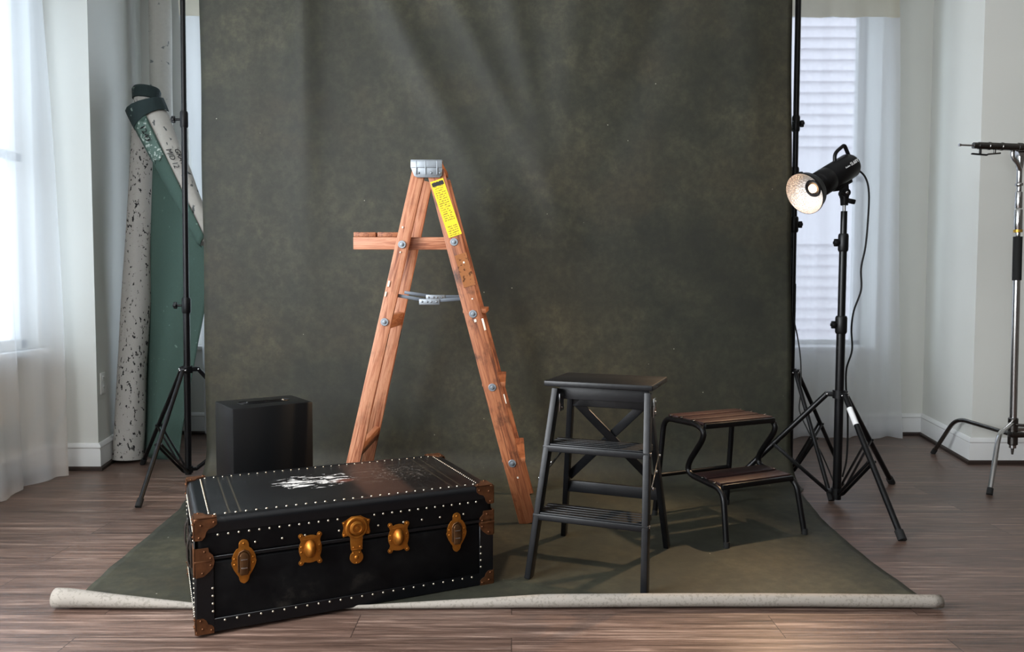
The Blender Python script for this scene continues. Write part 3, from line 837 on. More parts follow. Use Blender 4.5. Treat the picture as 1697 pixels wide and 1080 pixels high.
# corners
def corner(pieces, name='corner_bracket'):
    b = MB()
    for out, M_ in pieces: b.prism(out, .003, M_, .0007)
    return b
def tri(a, b): return [(0, 0), (a, 0), (a*1.0, .016), (a*.85, .024), (a*.62, .028), (.030, b*.62), (.026, b*.85), (.018, b), (0, b)]
def M3(o, x, y):
    o, x, y = Vector(o), Vector(x), Vector(y); zz = x.cross(y)
    return Matrix(((x.x, y.x, zz.x, o.x), (x.y, y.y, zz.y, o.y), (x.z, y.z, zz.z, o.z), (0, 0, 0, 1)))
X_, Y_, Z_ = Vector((1, 0, 0)), Vector((0, 1, 0)), Vector((0, 0, 1))
for cx, sx in ((0, 1), (TL_, -1)):
    for cy, sy in ((0, 1), (TW, -1)):
        for cz, sz in ((0, 1), (THt, -1)):
            b = MB()
            O = Vector((cx, cy, cz)); xx, yy, zz = X_*sx, Y_*sy, Z_*sz
            S = .058 if sz < 0 else .046
            def plate(u, v, nrm):
                off = -nrm*.0025
                M_ = M3(O+off*1.0, u, v)
                # outline on the face spanned by u, v; extrude outwards
                if (u.cross(v)).dot(nrm) > 0: M_ = M3(O+off+nrm*.0+(-nrm)*.0, u, v); th = -.003
                else: th = .003
                b.prism(tri(S, S), th, M3(O-nrm*.0012, u, v), 0.0)
            plate(xx, zz, yy); plate(yy, zz, xx)
            if sz < 0: plate(xx, yy, zz)
            b.ball(O+(xx+yy+zz)*.0045, .0085, (1, 1, 1), None, 12)
            for u, v, nn in ((xx, zz, yy), (yy, zz, xx)):
                for p_, q_ in ((S*.86, .010), (.011, S*.86), (.016, .016)): b.ball(O+u*p_+v*q_-nn*.0042, .0034, (1, 1, 1), None, 8)
            if sz < 0:
                for p_, q_ in ((S*.86, .010), (.011, S*.86)): b.ball(O+xx*p_+yy*q_-zz*.0042, .0034, (1, 1, 1), None, 8)
            b.build('corner_bracket', m_copper, trunk, 50)
    # clamps on the lid seam
for cx, sx in ((0, 1), (TL_, -1)):
    b = MB(); O = Vector((cx, 0, SEAM)); xx = X_*sx
    out = [(0, .040), (.034, .040), (.036, .028), (.046, .018), (.050, 0), (.046, -.016), (.036, -.028), (.020, -.040), (0, -.042)]
    b.prism(out, .004*(1 if sx < 0 else 1), M3(O+Vector((0, -.003, 0)), xx, Z_), 0.0)
    b.box(O+Vector((-sx*.002, .025, 0)), (.006, .05, .082), None, .001)
    b.box(O+Vector((sx*.02, -.0055, .002)), (.046, .004, .006), None, .001)
    for p_, q_ in ((.040, .010), (.040, -.010), (.024, .03), (.018, -.03)): b.ball(O+xx*p_+Z_*q_-Y_*.006, .0035, (1, 1, 1), None, 8)
    b.build('seam_clamp', m_copper, trunk, 50)
# steel loops on the left end (remains of the leather handle) 
for y in (.17, .35):
    hl = MB()
    hl.box((-.004, y, .19), (.008, .036, .10), None, .002)
    hl.tube(fillet([(-.006, y-.010, .235), (-.014, y-.010, .21), (-.014, y-.010, .16), (-.006, y-.010, .14)], .012), .003, 8)
    hl.tube(fillet([(-.006, y+.010, .235), (-.014, y+.010, .21), (-.014, y+.010, .16), (-.006, y+.010, .14)], .012), .003, 8)
    hl.build('handle_loop', m_darksteel, trunk)

# ------------------------------------------------------------------ black box with slot handle
zB = .50
pa = fl(385, 680, zB)
wB = .325
BA = math.radians(36)
pm = pa + Vector((math.cos(BA), math.sin(BA), 0))*wB/2
box = thing('storage_case', (pm.x, pm.y, .006), 'tall black box with a slot handle in its top, standing behind the trunk', 'box', BA)
dB = .245
Mh = Matrix()
b = MB().box((0, dB/2, zB/2), (wB, dB, zB), None, .004, 2); b.build('body', m_case, box)
b = MB()
def slot(cx, cy, lx, r): return circ(cx+lx/2, cy, r, -90, 90, 10) + circ(cx-lx/2, cy, r, 90, 270, 10)
b.tube([(x, y, zB+.001) for x, y in slot(0, dB*.5, .15, .030)] + [(.075, dB*.5-.030, zB+.001)], .0035, 8)
b.build('handle_rim', m_black, box)
MB().prism(slot(0, dB*.5, .15, .028), .0012, Matrix.Translation((0, 0, zB))).build('handle_recess', m_ink, box)
hg = MB().prism(slot(0, dB*.5, .13, .010), .006, Matrix.Translation((0, 0, zB)), .002)
hg.build('handle_grip', m_black, box)
MB().lathe([(0, .003), (.006, .003), (.007, 0)], Matrix.Translation((.078, dB*.5, zB+.001)), 14).build('button', m_steel, box)

# ------------------------------------------------------------------ wooden stepladder (seen from its side)
LY0, LY1 = 3.12, 3.56             # near and far side at the floor
TY0, TY1 = 3.19, 3.49             # at the top
def pl(px, py, z, Y0, Y1, side):
    pass
fn = Vector((fl(875, 871).x, LY0, .006)); rn = Vector((fl(561, 873).x, LY0, .006))
topc = at(708, 283, TY0)
lad = thing('stepladder', ((fn.x+rn.x)/2, (LY0+LY1)/2, 0), 'worn wooden folding stepladder with yellow label, standing open behind the trunk', 'stepladder')
LB = Vector(lad.location)
ft_n = at(727, 290, TY0); rt_n = at(694, 290, TY0)
def side_pt(px, py, k):           # point on the near (k=0) or far (k=1) side plane whose depth narrows with height
    Y = LY0
    for _ in range(6):
        p = at(px, py, Y); t = max(0, min(1, p.z/topc.z)); Y = LY0+(TY0-LY0)*t
    p = at(px, py, Y)
    if k: p.y = LY1+(TY1-LY1)*t
    return p
NF, NFt = side_pt(875, 871, 0), side_pt(722, 284, 0); NF.z = .008
NR, NRt = side_pt(563, 872, 0), side_pt(694, 284, 0); NR.z = .008
def far(p):
    t = p.z/topc.z; return Vector((p.x, LY1+(TY1-LY1)*t, p.z))
yy_ = (0, 1, 0)
for A, B, k in ((NF, NFt, 0), (NF, NFt, 1)):
    a, b = (A, B) if not k else (far(A), far(B))
    o = beam('front_rail', a-LB, b-LB, .020, .072, m_woodworn, lad, yy_)
for A, B, k in ((NR, NRt, 0), (NR, NRt, 1)):
    a, b = (A, B) if not k else (far(A), far(B))
    sgn = 1 if not k else -1
    a = a+Vector((0, sgn*.004, 0)); b = b+Vector((0, sgn*.004, 0))
    o = beam('rear_leg', a-LB, b-LB, .022, .054, m_wood, lad, yy_)
axF = (NFt-NF).normalized(); axR = (NRt-NR).normalized()
def on(A, B, z): return A.lerp(B, (z-A.z)/(B.z-A.z))
bolt0 = None
def bolt(p):                      # washer and nut on the near face of a rail
    M_ = Matrix.Translation(p-LB) @ Matrix.Rotation(PI/2, 4, 'X')
    MB().lathe([(.0160, 0), (.0160, .0030), (.0150, .0036), (.0095, .0036), (.0092, .0016), (.0082, .0016), (.0080, .0075), (.0048, .0080), (.0046, .0125), (0, .0128)], M_, 22).build('bolt', m_galv, lad, 20)
steps_px = [(790, 520), (823, 641), (853, 765)]
for px, py in steps_px:
    p = on(NF, NFt, at(px, py, LY0+.03).z)
    q = far(p)
    beam('step', p-LB+Vector((.006, -.006, .012)), q-LB+Vector((.006, .006, .012)), .096, .019, m_woodworn, lad, (1, 0, 0))
    rod_ = MB().tube([p-LB+Vector((0, -.012, -.006)), q-LB+Vector((0, .012, -.006))], .004, 8).build('tie_rod', m_greysteel, lad)
    bolt(p+Vector((0, -.0105, 0)))
pS = on(NF, NFt, at(755, 401, 3.17).z); bolt(pS+Vector((0, -.0105, 0)))
for px, py in ((664, 405), (634, 533)):
    p = on(NR, NRt, at(px, py, 3.17).z); bolt(p+Vector((0, -.0105, 0)))
for py in (533, 745):
    p = on(NR, NRt, at(640, py, 3.15).z); q = far(p)
    o = beam('rear_rung', p-LB+Vector((.012, .008, 0)), q-LB+Vector((.012, -.008, 0)), .022, .058, m_wood, lad, axR.cross(Vector((0, 1, 0))))
# top cap with metal end plate
tz = topc.z
c1 = at(681, 272, TY0-.014); c2 = at(733, 272, TY0-.014)
cx = (c1.x+c2.x)/2; cw = c2.x-c1.x
zt1 = at(700, 267, TY0).z
cap = beam('top_cap', Vector((cx, TY0-.004, zt1-.014))-LB, Vector((cx, TY1+.012, zt1-.014))-LB, cw-.006, .022, m_woodworn, lad, (1, 0, 0))
zb1 = at(700, 295, TY0).z
e_ = MB(); Mx = Matrix.Translation(Vector((cx, TY0-.017, 0))-Vector((LB.x, LB.y, 0))) @ Matrix.Rotation(PI/2, 4, 'X')
hw = cw/2
e_.prism([(-hw, zt1), (-hw, zt1-.028), (-hw+.014, zb1+.006), (-hw+.026, zb1), (hw-.010, zb1), (hw-.002, zb1+.008), (hw, zt1-.03), (hw, zt1)], .003, Mx, .0008)
e_.box((0, zt1-.016, .005), (cw, .028, .004), Mx, .0015)
for x in (-hw*.65, -.004, hw*.68):
    e_.box((x, zt1-.030, .007), (.0035, .056, .003), Mx, .001)
for x in (-hw*.50, hw*.30, hw*.86): e_.ball((x, zb1+.018, .004), .0048, (1, 1, .7), Mx, 10)
e_.box((0, zt1+.001, -.03), (cw, .003, .07), Mx, .001)
e_.build('end_plate', m_galv, lad)
# pail shelf
sa_, sb_ = side_pt(582, 402, 0), side_pt(760, 405, 0)
for k in (0, 1):
    a, b_ = sa_.copy(), sb_.copy(); b_.z = a.z
    Yk = TY0+.005 if not k else TY1-.03
    a.y = b_.y = (TY0+.035 if not k else TY1-.055)
    beam('shelf_arm', a-LB+Vector((0, 0, .008*k)), b_-LB+Vector((0, 0, .008*k)), .018, .052-.02*k, m_wood, lad, yy_)
for x0, x1 in ((583, 620), (623, 658)):
    a, b_ = side_pt(x0, 391, 0), side_pt(x1, 391, 0); c = (a+b_)/2; z = sa_.z+.026+.010
    beam('shelf_board', Vector((c.x, TY0+.022, z))-LB, Vector((c.x, TY1-.03, z))-LB, b_.x-a.x, .020, m_woodworn, lad, (1, 0, 0))
# folding spreaders
for k in (0, 1):
    a, m_, b_ = side_pt(655, 489, 0), side_pt(711, 499, 0), side_pt(778, 494, 0)
    if k: a, m_, b_ = side_pt(655, 485, 0), side_pt(711, 493, 0), side_pt(778, 492, 0)
    dy = .018 if not k else (TY1-TY0)*.9
    sp = thing('tmp', (0, 0, 0), None, None); bpy.data.objects.remove(sp)
    s1 = MB(); V = Vector((0, dy, 0))
    s1.bar(a+V-LB, m_+V-LB, .004, .014, yy_, .001); s1.bar(m_+V-LB, b_+V-LB, .004, .014, yy_, .001)
    so = s1.build('spreader', m_greysteel, lad)
    jm = MB(); c = m_+V-LB
    jm.box(c+Vector((0, -.005, -.003)), (.085, .005, .024), None, .002)
    for x in (-.03, -.008, .008, .03): jm.ball(c+Vector((x, -.008, -.002)), .0045, (1, 1, 1), None, 8)
    jm.build('spreader_joint', m_galv, so)
# label strip on the near rail
def rail_local(px, py): return side_pt(px, py, 0)
la, lb_ = side_pt(724, 299, 0), side_pt(755, 391, 0)
la.y -= .0115; lb_.y -= .0115
lo = beam('yellow_label', lb_-LB, la-LB, .056, .0016, m_yellow, lad, (1, 0, 0), 0.0)
lo['label'] = 'yellow printed caution label'
Lh = (la-lb_).length
MB().box((0, .0009 if False else -.0010, Lh-.016), (.050, .0008, .016)).build('label_header', m_ink, lo)
wa, wb_ = side_pt(763, 421, 0), side_pt(779, 474, 0); wa.y -= .0112; wb_.y -= .0112
m_paper = mk_fleck('peeling_brown_paper', (152, 98, 60), (86, 52, 30), .56, 50)
beam('paper_remnant', wb_-LB, wa-LB, .050, .0014, m_paper, lad, (1, 0, 0), 0.0)
# paint drips
m_drip = simple('dried_white_paint', (226, 214, 196), .6)
dr = MB()
for px, py, L, w_ in ((802, 537, .05, .008), (788, 531, .012, .01), (645, 470, .025, .008), (640, 487, .02, .006), (668, 377, .008, .006), (664, 418, .007, .005), (783, 495, .006, .006), (837, 660, .04, .004), (858, 790, .008, .006), (769, 435, .008, .007)):
    A, B = (NF, NFt) if px > 700 else (NR, NRt)
    p = side_pt(px, py, 0); ax = axF if px > 700 else axR
    p.y -= .0125
    dr.bar(p-LB-ax*L/2, p-LB+ax*L/2, w_, .0016, (1, 0, 0), .0006)
dr.build('paint_drips', m_drip, lad)

# ------------------------------------------------------------------ black wooden folding step stool
FRp, FLp, BLp, BRp = fl(1077, 990), fl(870, 961), fl(929, 887), fl(1110, 911)
cen = (FRp+FLp+BLp+BRp)/4
yaw = math.atan2((FRp-FLp).y+(BRp-BLp).y, (FRp-FLp).x+(BRp-BLp).x)
st = thing('step_stool', (cen.x, cen.y, .008), 'black wooden folding step stool with crossed back braces, at the front right', 'step stool', yaw)
Rm = Matrix.Rotation(-yaw, 3, 'Z')
loc = lambda p: Rm @ (Vector((p.x, p.y, 0))-Vector((cen.x, cen.y, 0)))
fw_, bw_ = (loc(FRp)-loc(FLp)).length/2, (loc(BRp)-loc(BLp)).length/2
yf, yb = (loc(FRp).y+loc(FLp).y)/2, (loc(BRp).y+loc(BLp).y)/2
HS = .648
Lw = .035
def fleg(s, z): t = z/.63; return Vector((.010*(1-t)+.034*t+s*((fw_-.014)*(1-t)+.157*t), yf+.100*t, z))
def bleg(s, z): t = z/.60; return Vector((-.010*(1-t)+.034*t+s*((bw_-.014)*(1-t)+.136*t), yb*(1-t)+(-.035)*t, z))
for s in (-1, 1):
    beam('front_leg', fleg(s, 0), fleg(s, HS-.018), .021, .042, m_blackwood, st, (1, 0, 0), .003)
    beam('rear_leg', bleg(s, 0), bleg(s, .60), .020, .036, m_blackwood, st, (1, 0, 0), .003)
ty0, ty1 = yf+.072, yf+.072+.270
beam('top_board', (-.160, (ty0+ty1)/2, HS), (.210, (ty0+ty1)/2, HS), .270, .019, m_blackwood, st, (0, 1, 0), .004)
ap = beam('apron', (-.118, yf+.128, HS-.034), (.188, yf+.128, HS-.034), .018, .045, m_blackwood, st, (0, 1, 0), .002)
for z in (.208, .434):
    a, b_ = fleg(-1, z), fleg(1, z)
    mb = MB(); L = b_.x-a.x-.004
    yc = a.y+.045
    xm = (a.x+b_.x)/2
    mb.box((xm, yc, z), (L, .125, .014), None, .002)
    for k in range(5): mb.box((xm, yc-.051+.0255*k, z+.010), (L, .020, .008), None, .003)
    mb.box((xm, yc-.060, z-.002), (L+.03, .012, .022), None, .004)
    mb.build('step', m_blackwood, st)
# crossed braces and lower rail between the rear legs
z0, z1 = .245, .585
def bl_(s, z, dy=0): p = bleg(s, z); return p+Vector((-s*.006, dy, 0))
beam('cross_brace', bl_(-1, z1, -.006), bl_(1, z0+.02, -.006), .010, .030, m_blackwood, st, (0, 1, 0), .002)
beam('cross_brace', bl_(1, z1, .008), bl_(-1, z0+.02, .008), .010, .030, m_blackwood, st, (0, 1, 0), .002)
beam('lower_rail', bl_(-1, z0-.02), bl_(1, z0-.02), .016, .042, m_blackwood, st, (0, 1, 0), .002)
beam('upper_rail', bl_(-1, .575), bl_(1, .575), .016, .04, m_blackwood, st, (0, 1, 0), .002)
for s in (-1, 1):
    a = fleg(s, .580)+Vector((.014, .034, 0))
    hp = MB().box(a, (.004, .046, .062), None, .0018)
    hp.ball(a+Vector((.003, 0, .018)), .005, (.6, 1, 1)).ball(a+Vector((.003, 0, -.018)), .005, (.6, 1, 1))
    hp.build('hinge_plate', m_steel, st)
    f_, b_ = fleg(s, .325)+Vector((s*.014, .012, 0)), bleg(s, .385)+Vector((s*.014, -.012, 0))
    sy = MB().bar(f_, b_, .003, .012, (1, 0, 0), .001)
    for q in (f_, f_.lerp(b_, .5), b_): sy.ball(q+Vector((s*.004, 0, 0)), .006, (.7, 1, 1))
    sy.build('folding_stay', m_steel, st)
    for z in (.208, .434):
        MB().ball(fleg(s, z)+Vector((s*.0115, .0, 0)), .006, (.5, 1, 1)).build('screw', m_steel, st)

# ------------------------------------------------------------------ tubular two-step stool
aFL, aFR, aBL, aBR = fl(1192, 912), fl(1330, 889), fl(1088, 856), fl(1214, 836)
cen2 = (aFL+aFR+aBL+aBR)/4
yaw2 = math.atan2((aFR-aFL).y+(aBR-aBL).y, (aFR-aFL).x+(aBR-aBL).x)
ts = thing('tubular_step_stool', (cen2.x, cen2.y, .008), 'low two-step stool of bent black tube with dark brown slats, right of the black stool', 'step stool', yaw2)
hw2 = ((aFR-aFL).length+(aBR-aBL).length)/4 - .012
hd2 = ((aBL-aFL).length+(aBR-aFR).length)/4
TR = .0115
for s in (-1, 1):
    x = s*hw2; xt = s*(hw2-.012)
    pts = [(x, hd2, 0), (xt, hd2-.045, .425), (xt, hd2-.27, .432), (xt, hd2-.315, .40), (xt, hd2-.205, .262), (xt, hd2-.215, .222), (xt, hd2-.42, .208), (x, -hd2, 0)]
    path_ = fillet(pts, [0, .05, .045, .06, .05, .045, .05, 0], 8)
    sf = MB().tube(path_, TR, 14).build('side_frame', m_black, ts)
    MB().tube([Vector((x, hd2, -.002)), Vector((x, hd2-.003, .022))], TR*1.05, 14).tube([Vector((x, -hd2, -.002)), Vector((x, -hd2+.001, .022))], TR*1.05, 14).build('rubber_foot', m_rubber, sf)
    MB().ball((s*(hw2-.012), hd2-.09, .443), .007, (1, 1, .5)).ball((s*(hw2-.012), hd2-.16, .4445), .007, (1, 1, .5)).ball((s*(hw2-.012), hd2-.24, .444), .007, (1, 1, .5)).ball((s*(hw2-.012), hd2-.37, .224), .007, (1, 1, .5)).ball((s*(hw2-.012), hd2-.30, .229), .007, (1, 1, .5)).build('rivet', m_darksteel, sf)
LX = hw2-.016
for y0, y1 in ((hd2-.066, hd2-.132), (hd2-.147, hd2-.213), (hd2-.228, hd2-.294)):
    beam('top_slat', (-LX, (y0+y1)/2, .438), (LX, (y0+y1)/2, .438), abs(y1-y0), .014, m_tread, ts, (0, 1, 0), .004)
beam('top_front_rail', (-LX, hd2-.302, .430), (LX, hd2-.302, .430), .016, .022, m_black, ts, (0, 1, 0), .006)
beam('step_slat', (-LX, hd2-.275, .226), (LX, hd2-.275, .226), .085, .012, m_tread, ts, (0, 1, 0), .004)
beam('step_slat', (-LX, hd2-.362, .223), (LX, hd2-.362, .223), .075, .012, m_tread, ts, (0, 1, 0), .004)
beam('step_front_rail', (-LX, hd2-.408, .214), (LX, hd2-.408, .214), .016, .022, m_black, ts, (0, 1, 0), .006)
MB().tube([(-hw2+.004, hd2-.018, .175), (hw2-.004, hd2-.018, .175)], .009, 12).build('stretcher', m_black, ts)

# ------------------------------------------------------------------ light stand and studio light
LSy = 3.446
lsb = Vector((at(1387, 800, LSy).x, LSy, 0)); lst = at(1399, 345, LSy)
fA, fB, fC = fl(1494, 896), fl(1477, 802), fl(1197, 818)
ls = stand('light_stand', lsb, 'black tripod light stand at the right with a pale sticker on one leg', [(fA.x-lsb.x, fA.y-lsb.y), (fB.x-lsb.x, fB.y-lsb.y), (fC.x-lsb.x, fC.y-lsb.y)],
           at(1388, 653, LSy).z, .02, .017, [(.02, at(1390, 530, LSy).z, .0190), (at(1390, 530, LSy).z, at(1397, 400, LSy).z, .0165), (at(1397, 405, LSy).z, at(1399, 350, LSy).z, .0140)],
           lst.z, (lst.x-lsb.x, 0), .50, .055, -1, [(at(1392, 538, LSy).z, .019), (at(1397, 402, LSy).z, .0165)], .0125, .012)
MB().tube([(lst.x-lsb.x, 0, lst.z-.03), (lst.x-lsb.x, 0, lst.z+.035)], .007, 12).build('spigot', m_steel, ls)
# sticker on the front leg
d = Vector((fA.x-lsb.x, fA.y-lsb.y, 0)).normalized(); zh = at(1388, 653, LSy).z
a = Vector((0, 0, zh))+d*.052; f = Vector((fA.x-lsb.x, fA.y-lsb.y, .012))
MB().tube([a.lerp(f, .10), a.lerp(f, .23)], .0131, 12).build('sticker', m_whitemark, ls)

# head: axis from the rear to the reflector mouth
HA = at(1412, 272, LSy+.04); HB = at(1333, 321, LSy-.10)
ax = (HB-HA).normalized(); LH = (HB-HA).length
hd = thing('studio_light', (lst.x, LSy, lst.z+.03), 'lit black studio light with round reflector, on the right light stand', 'light')
HL = Vector(hd.location)
M0, _ = frame(HA-HL, HB-HL, (0, 0, 1))     # local z along axis, x upwards
k = LH/.27
r1 = .057
SB = LH-.092                     # where the neck begins
bodyprof = [(0, -.002), (.034, 0), (.049, .007), (r1, .022), (r1, SB-.07), (r1*.975, SB-.068), (r1*.975, SB-.064), (r1, SB-.062), (r1, SB-.012), (r1*.95, SB-.006), (.050, SB), (.050, SB+.022), (.054, SB+.024), (.054, SB+.032), (.030, SB+.032), (0, SB+.032)]
MB().lathe(bodyprof, M0, 36).build('housing', m_blackpl, hd)
t = NT('hammered_silver'); v = t.coord(); vo = t.n('ShaderNodeTexVoronoi'); vo.inputs['Scale'].default_value = 170; t.l(v, vo.inputs['Vector']); t.bump(vo.outputs['Distance'], .9, .004)
m_refl = t.set(t.ramp(vo.outputs['Distance'], [(.1, (.62, .55, .50)), (.6, (.92, .86, .80))]), .34, .8)
rs = SB+.030
MB().lathe([(.0520, rs), (.0565, rs+.001), (.072, rs+.010), (.084, rs+.026), (.0905, LH-.012), (.0945, LH-.006), (.0945, LH+.002), (.0930, LH+.002)], M0, 40).build('reflector', m_blackpl, hd)
rin = MB().lathe([(.0930, LH+.0015), (.0925, LH-.005), (.0885, LH-.012), (.0820, rs+.027), (.0700, rs+.013), (.0535, rs+.004), (.040, rs+.003), (.040, rs-.012)], M0, 40).build('reflector_lining', m_refl, hd)
rin['label'] = 'hammered silver inside of the reflector'
t = NT('lamp_glow'); t.b.inputs['Emission Color'].default_value = (1, .60, .31, 1); t.b.inputs['Emission Strength'].default_value = 15
m_bulb = t.set((1, .9, .8), .3)
MB().lathe([(.017, rs-.001), (.019, rs+.004), (.018, rs+.010), (.011, rs+.015), (0, rs+.017)], M0, 24).build('bulb', m_bulb, hd)
MB().lathe([(.0195, rs+.001), (.038, rs+.001), (.038, rs+.007), (.034, rs+.009), (.0198, rs+.004)], M0, 28).build('lamp_ring', m_blackpl, hd)
# small knob bumps, vent ring
bm_ = MB()
for ang in (0.3, 2.2): bm_.ball(M0 @ Vector((.053*math.cos(ang), .053*math.sin(ang), SB+.012)), .005)
bm_.build('catch', m_steel, hd)
# carrying handle on top
Mi = M0
hp = fillet([Mi @ Vector((r1-.004, 0, .100)), Mi @ Vector((r1+.030, 0, .085)), Mi @ Vector((r1+.040, 0, .012)), Mi @ Vector((r1-.016, 0, .004))], [0, .03, .012, 0], 8)
MB().tube(hp, .0082, 12).build('handle', m_blackpl, hd)
# yoke bracket below
lo_ = Vector((0, 0, -.005))
p_at = M0 @ Vector((-r1+.004, 0, .085))
yk = MB()
yk.tube([lo_+Vector((0, 0, -.012)), lo_+Vector((0, 0, .03))], [.016, .019], 16)
yk.bar(lo_+Vector((0, 0, .02)), p_at, .036, .030, (1, 0, 0), .006)
yk.bar(M0 @ Vector((-r1-.004, 0, .045)), M0 @ Vector((-r1-.004, 0, .150)), .016, .034, M0.to_3x3() @ Vector((1, 0, 0)), .004)
yk.tube([lo_+Vector((0, -.024, .042)), lo_+Vector((0, .024, .042))], .018, 18)
yk.build('tilt_bracket', m_blackpl, hd)
MB().ball(lo_+Vector((0, -.026, .042)), .007, (1, .5, 1)).build('screw', m_steel, hd)
MB().bar(lo_+Vector((.012, 0, .010)), lo_+Vector((.048, -.004, .002)), .022, .012, (0, 0, 1), .005).build('tilt_handle', m_blackpl, hd)
# lettering on the housing side that faces the camera
side = (M0.to_3x3() @ Vector((0, 1, 0)))
if side.y > 0: side = -side
vdir = -ax                                       # reads from the reflector towards the rear
out_ = (side*.80 + (M0.to_3x3() @ Vector((1, 0, 0)))*.30).normalized()
vd = vdir; ud = out_.cross(vd).normalized()
def lett(body, s0, size, up_off):
    o_ = (M0 @ Vector((0, 0, s0))) + out_*(r1+.0022) + ud*up_off
    text_mesh(body, size, m_whitemark, 'lettering', hd, Matrix(((vd.x, ud.x, out_.x, o_.x), (vd.y, ud.y, out_.y, o_.y), (vd.z, ud.z, out_.z, o_.z), (0, 0, 0, 1))))
lett('SL60Y', .076, .0215, -.006)
lett('Godox', .112, .0105, -.004)
# power cord
rear = M0 @ Vector((-.012, 0, -.002))
pts_px = [(1421, 276), (1433, 292), (1440, 320), (1438, 370), (1434, 410), (1427, 445), (1427, 480), (1415, 515), (1411, 545), (1412, 580), (1403, 610), (1402, 640), (1404, 665), (1405, 710), (1403, 760), (1396, 790)]
cp = [rear] + [at(px, py, LSy+.03)-HL for px, py in pts_px[1:]]
MB().tube(spline(cp, 6), .0042, 8).build('power_cord', m_rubber, hd)
# its light
sl = bpy.data.lights.new('lamp_light', 'SPOT'); sl.energy = 95; sl.color = (1, .68, .40); sl.spot_size = math.radians(115); sl.spot_blend = .6; sl.shadow_soft_size = .03
so = bpy.data.objects.new('lamp_light', sl); COL.objects.link(so); so.parent = hd
so.matrix_local = M0 @ Matrix.Translation((0, 0, LH+.004)) @ Matrix.Rotation(PI, 4, 'X')

# loose cord behind the backdrop edge
cord_px = [(1309, 505), (1313, 520), (1322, 560), (1327, 600), (1327, 650), (1325, 680), (1340, 715), (1358, 745), (1372, 775), (1382, 800)]
cy = [3.90, 3.90, 3.88, 3.85, 3.83, 3.80, 3.74, 3.70, 3.66, 3.62]
pw = [at(px, py, y) for (px, py), y in zip(cord_px, cy)]
e = fl(1386, 812); e.z = .005; pw.append(e); pw.append(e+Vector((.08, .10, 0)))
c0 = pw[0].copy()
cord = MB().tube(spline([p-c0 for p in pw], 6), .0035, 8).build('power_cord', m_rubber)
cord.location = c0
tag(cord, 'thin black cord hanging down the right edge of the backdrop', 'cord')

# ------------------------------------------------------------------ C-stand
CY = 4.0
cb_ = Vector((at(1679, 720, CY).x, CY, 0))
cs = thing('c_stand', cb_, 'chrome stand with bent legs and a grip arm at the right edge', 'c-stand')
ctop = at(1690, 262, CY)
lx = (ctop.x-cb_.x)/ctop.z
def CP(z): return Vector((lx*z, 0, z))
zA, zBk, zC_, zD = at(1684, 458, CY).z, at(1688, 392, CY).z, at(1690, 318, CY).z, ctop.z
MB().tube([CP(.14), CP(zA)], .0175, 20).build('column', m_steel, cs)
MB().tube([CP(zA-.02), CP(zBk)], .0215, 20).build('sleeve', m_rubber, cs)
r_ = MB()
for z0_, z1_, rr in ((zBk, zBk+.03, .012), (zBk+.03, zBk+.14, .020), (zBk+.145, zC_, .0175), (zC_, zC_+.03, .012), (zC_+.03, zC_+.045, .019), (zC_+.045, zD, .013)):
    r_.tube([CP(z0_), CP(z0_+.004), CP(z1_-.004), CP(z1_)], [rr*.9, rr, rr, rr*.9], 20)
r_.build('riser', m_steel, cs)
m_ring = simple('brass_ring', (190, 150, 60), .35, .7)
MB().tube([CP(zBk+.022), CP(zBk+.036)], .0212, 20).build('ring', m_ring, cs)
# base: hub blocks and three bent legs
hubz = .245
hb = MB().tube([CP(hubz-.09), CP(hubz-.085), CP(hubz+.05), CP(hubz+.055)], [.018, .024, .024, .02], 20)
hb.tube([CP(hubz-.10), CP(hubz-.14)], [.009, .005], 10)
hb.tube([CP(hubz)+Vector((.0, -.02, .02)), CP(hubz)+Vector((.075, -.05, .02))], .008, 10).ball(CP(hubz)+Vector((.08, -.052, .02)), .014).ball(CP(hubz)+Vector((.10, -.052, .02)), .011)
hb.bar(CP(hubz)+Vector((-.03, -.02, -.03)), CP(hubz)+Vector((.04, -.02, -.03)), .03, .04, (0, 0, 1), .006)
hb.build('base_hub', m_darksteel, cs)
c1_, c2_ = fl(1640, 820), fl(1547, 752)
for f_, z_, rr, kz in ((c1_, hubz+.03, .0115, .72), (c2_, hubz-.035, .0115, .8), (cb_+Vector((.42, .12, 0)), hubz-.005, .0115, .78)):
    d = Vector((f_.x-cb_.x, f_.y-cb_.y, 0)); L = d.length; d.normalize()
    p0 = CP(z_)+d*.015
    kn = CP(z_)+d*(L*.70); kn.z = z_+(.03 if f_ is c2_ else -.02)
    if f_ is c1_: kn = CP(z_)+d*(L*.66); kn.z = z_-.01
    fo = Vector((d.x*L, d.y*L, .012))
    lg = MB().tube(fillet([p0, kn, fo], [0, .07, 0], 10), rr, 16).build('leg', m_steel if f_ is not c2_ else m_darksteel, cs)
    dd = (fo-kn).normalized()
    MB().tube([fo-dd*.022, fo+dd*.010], rr*1.2, 16).build('rubber_foot', m_rubber, lg)
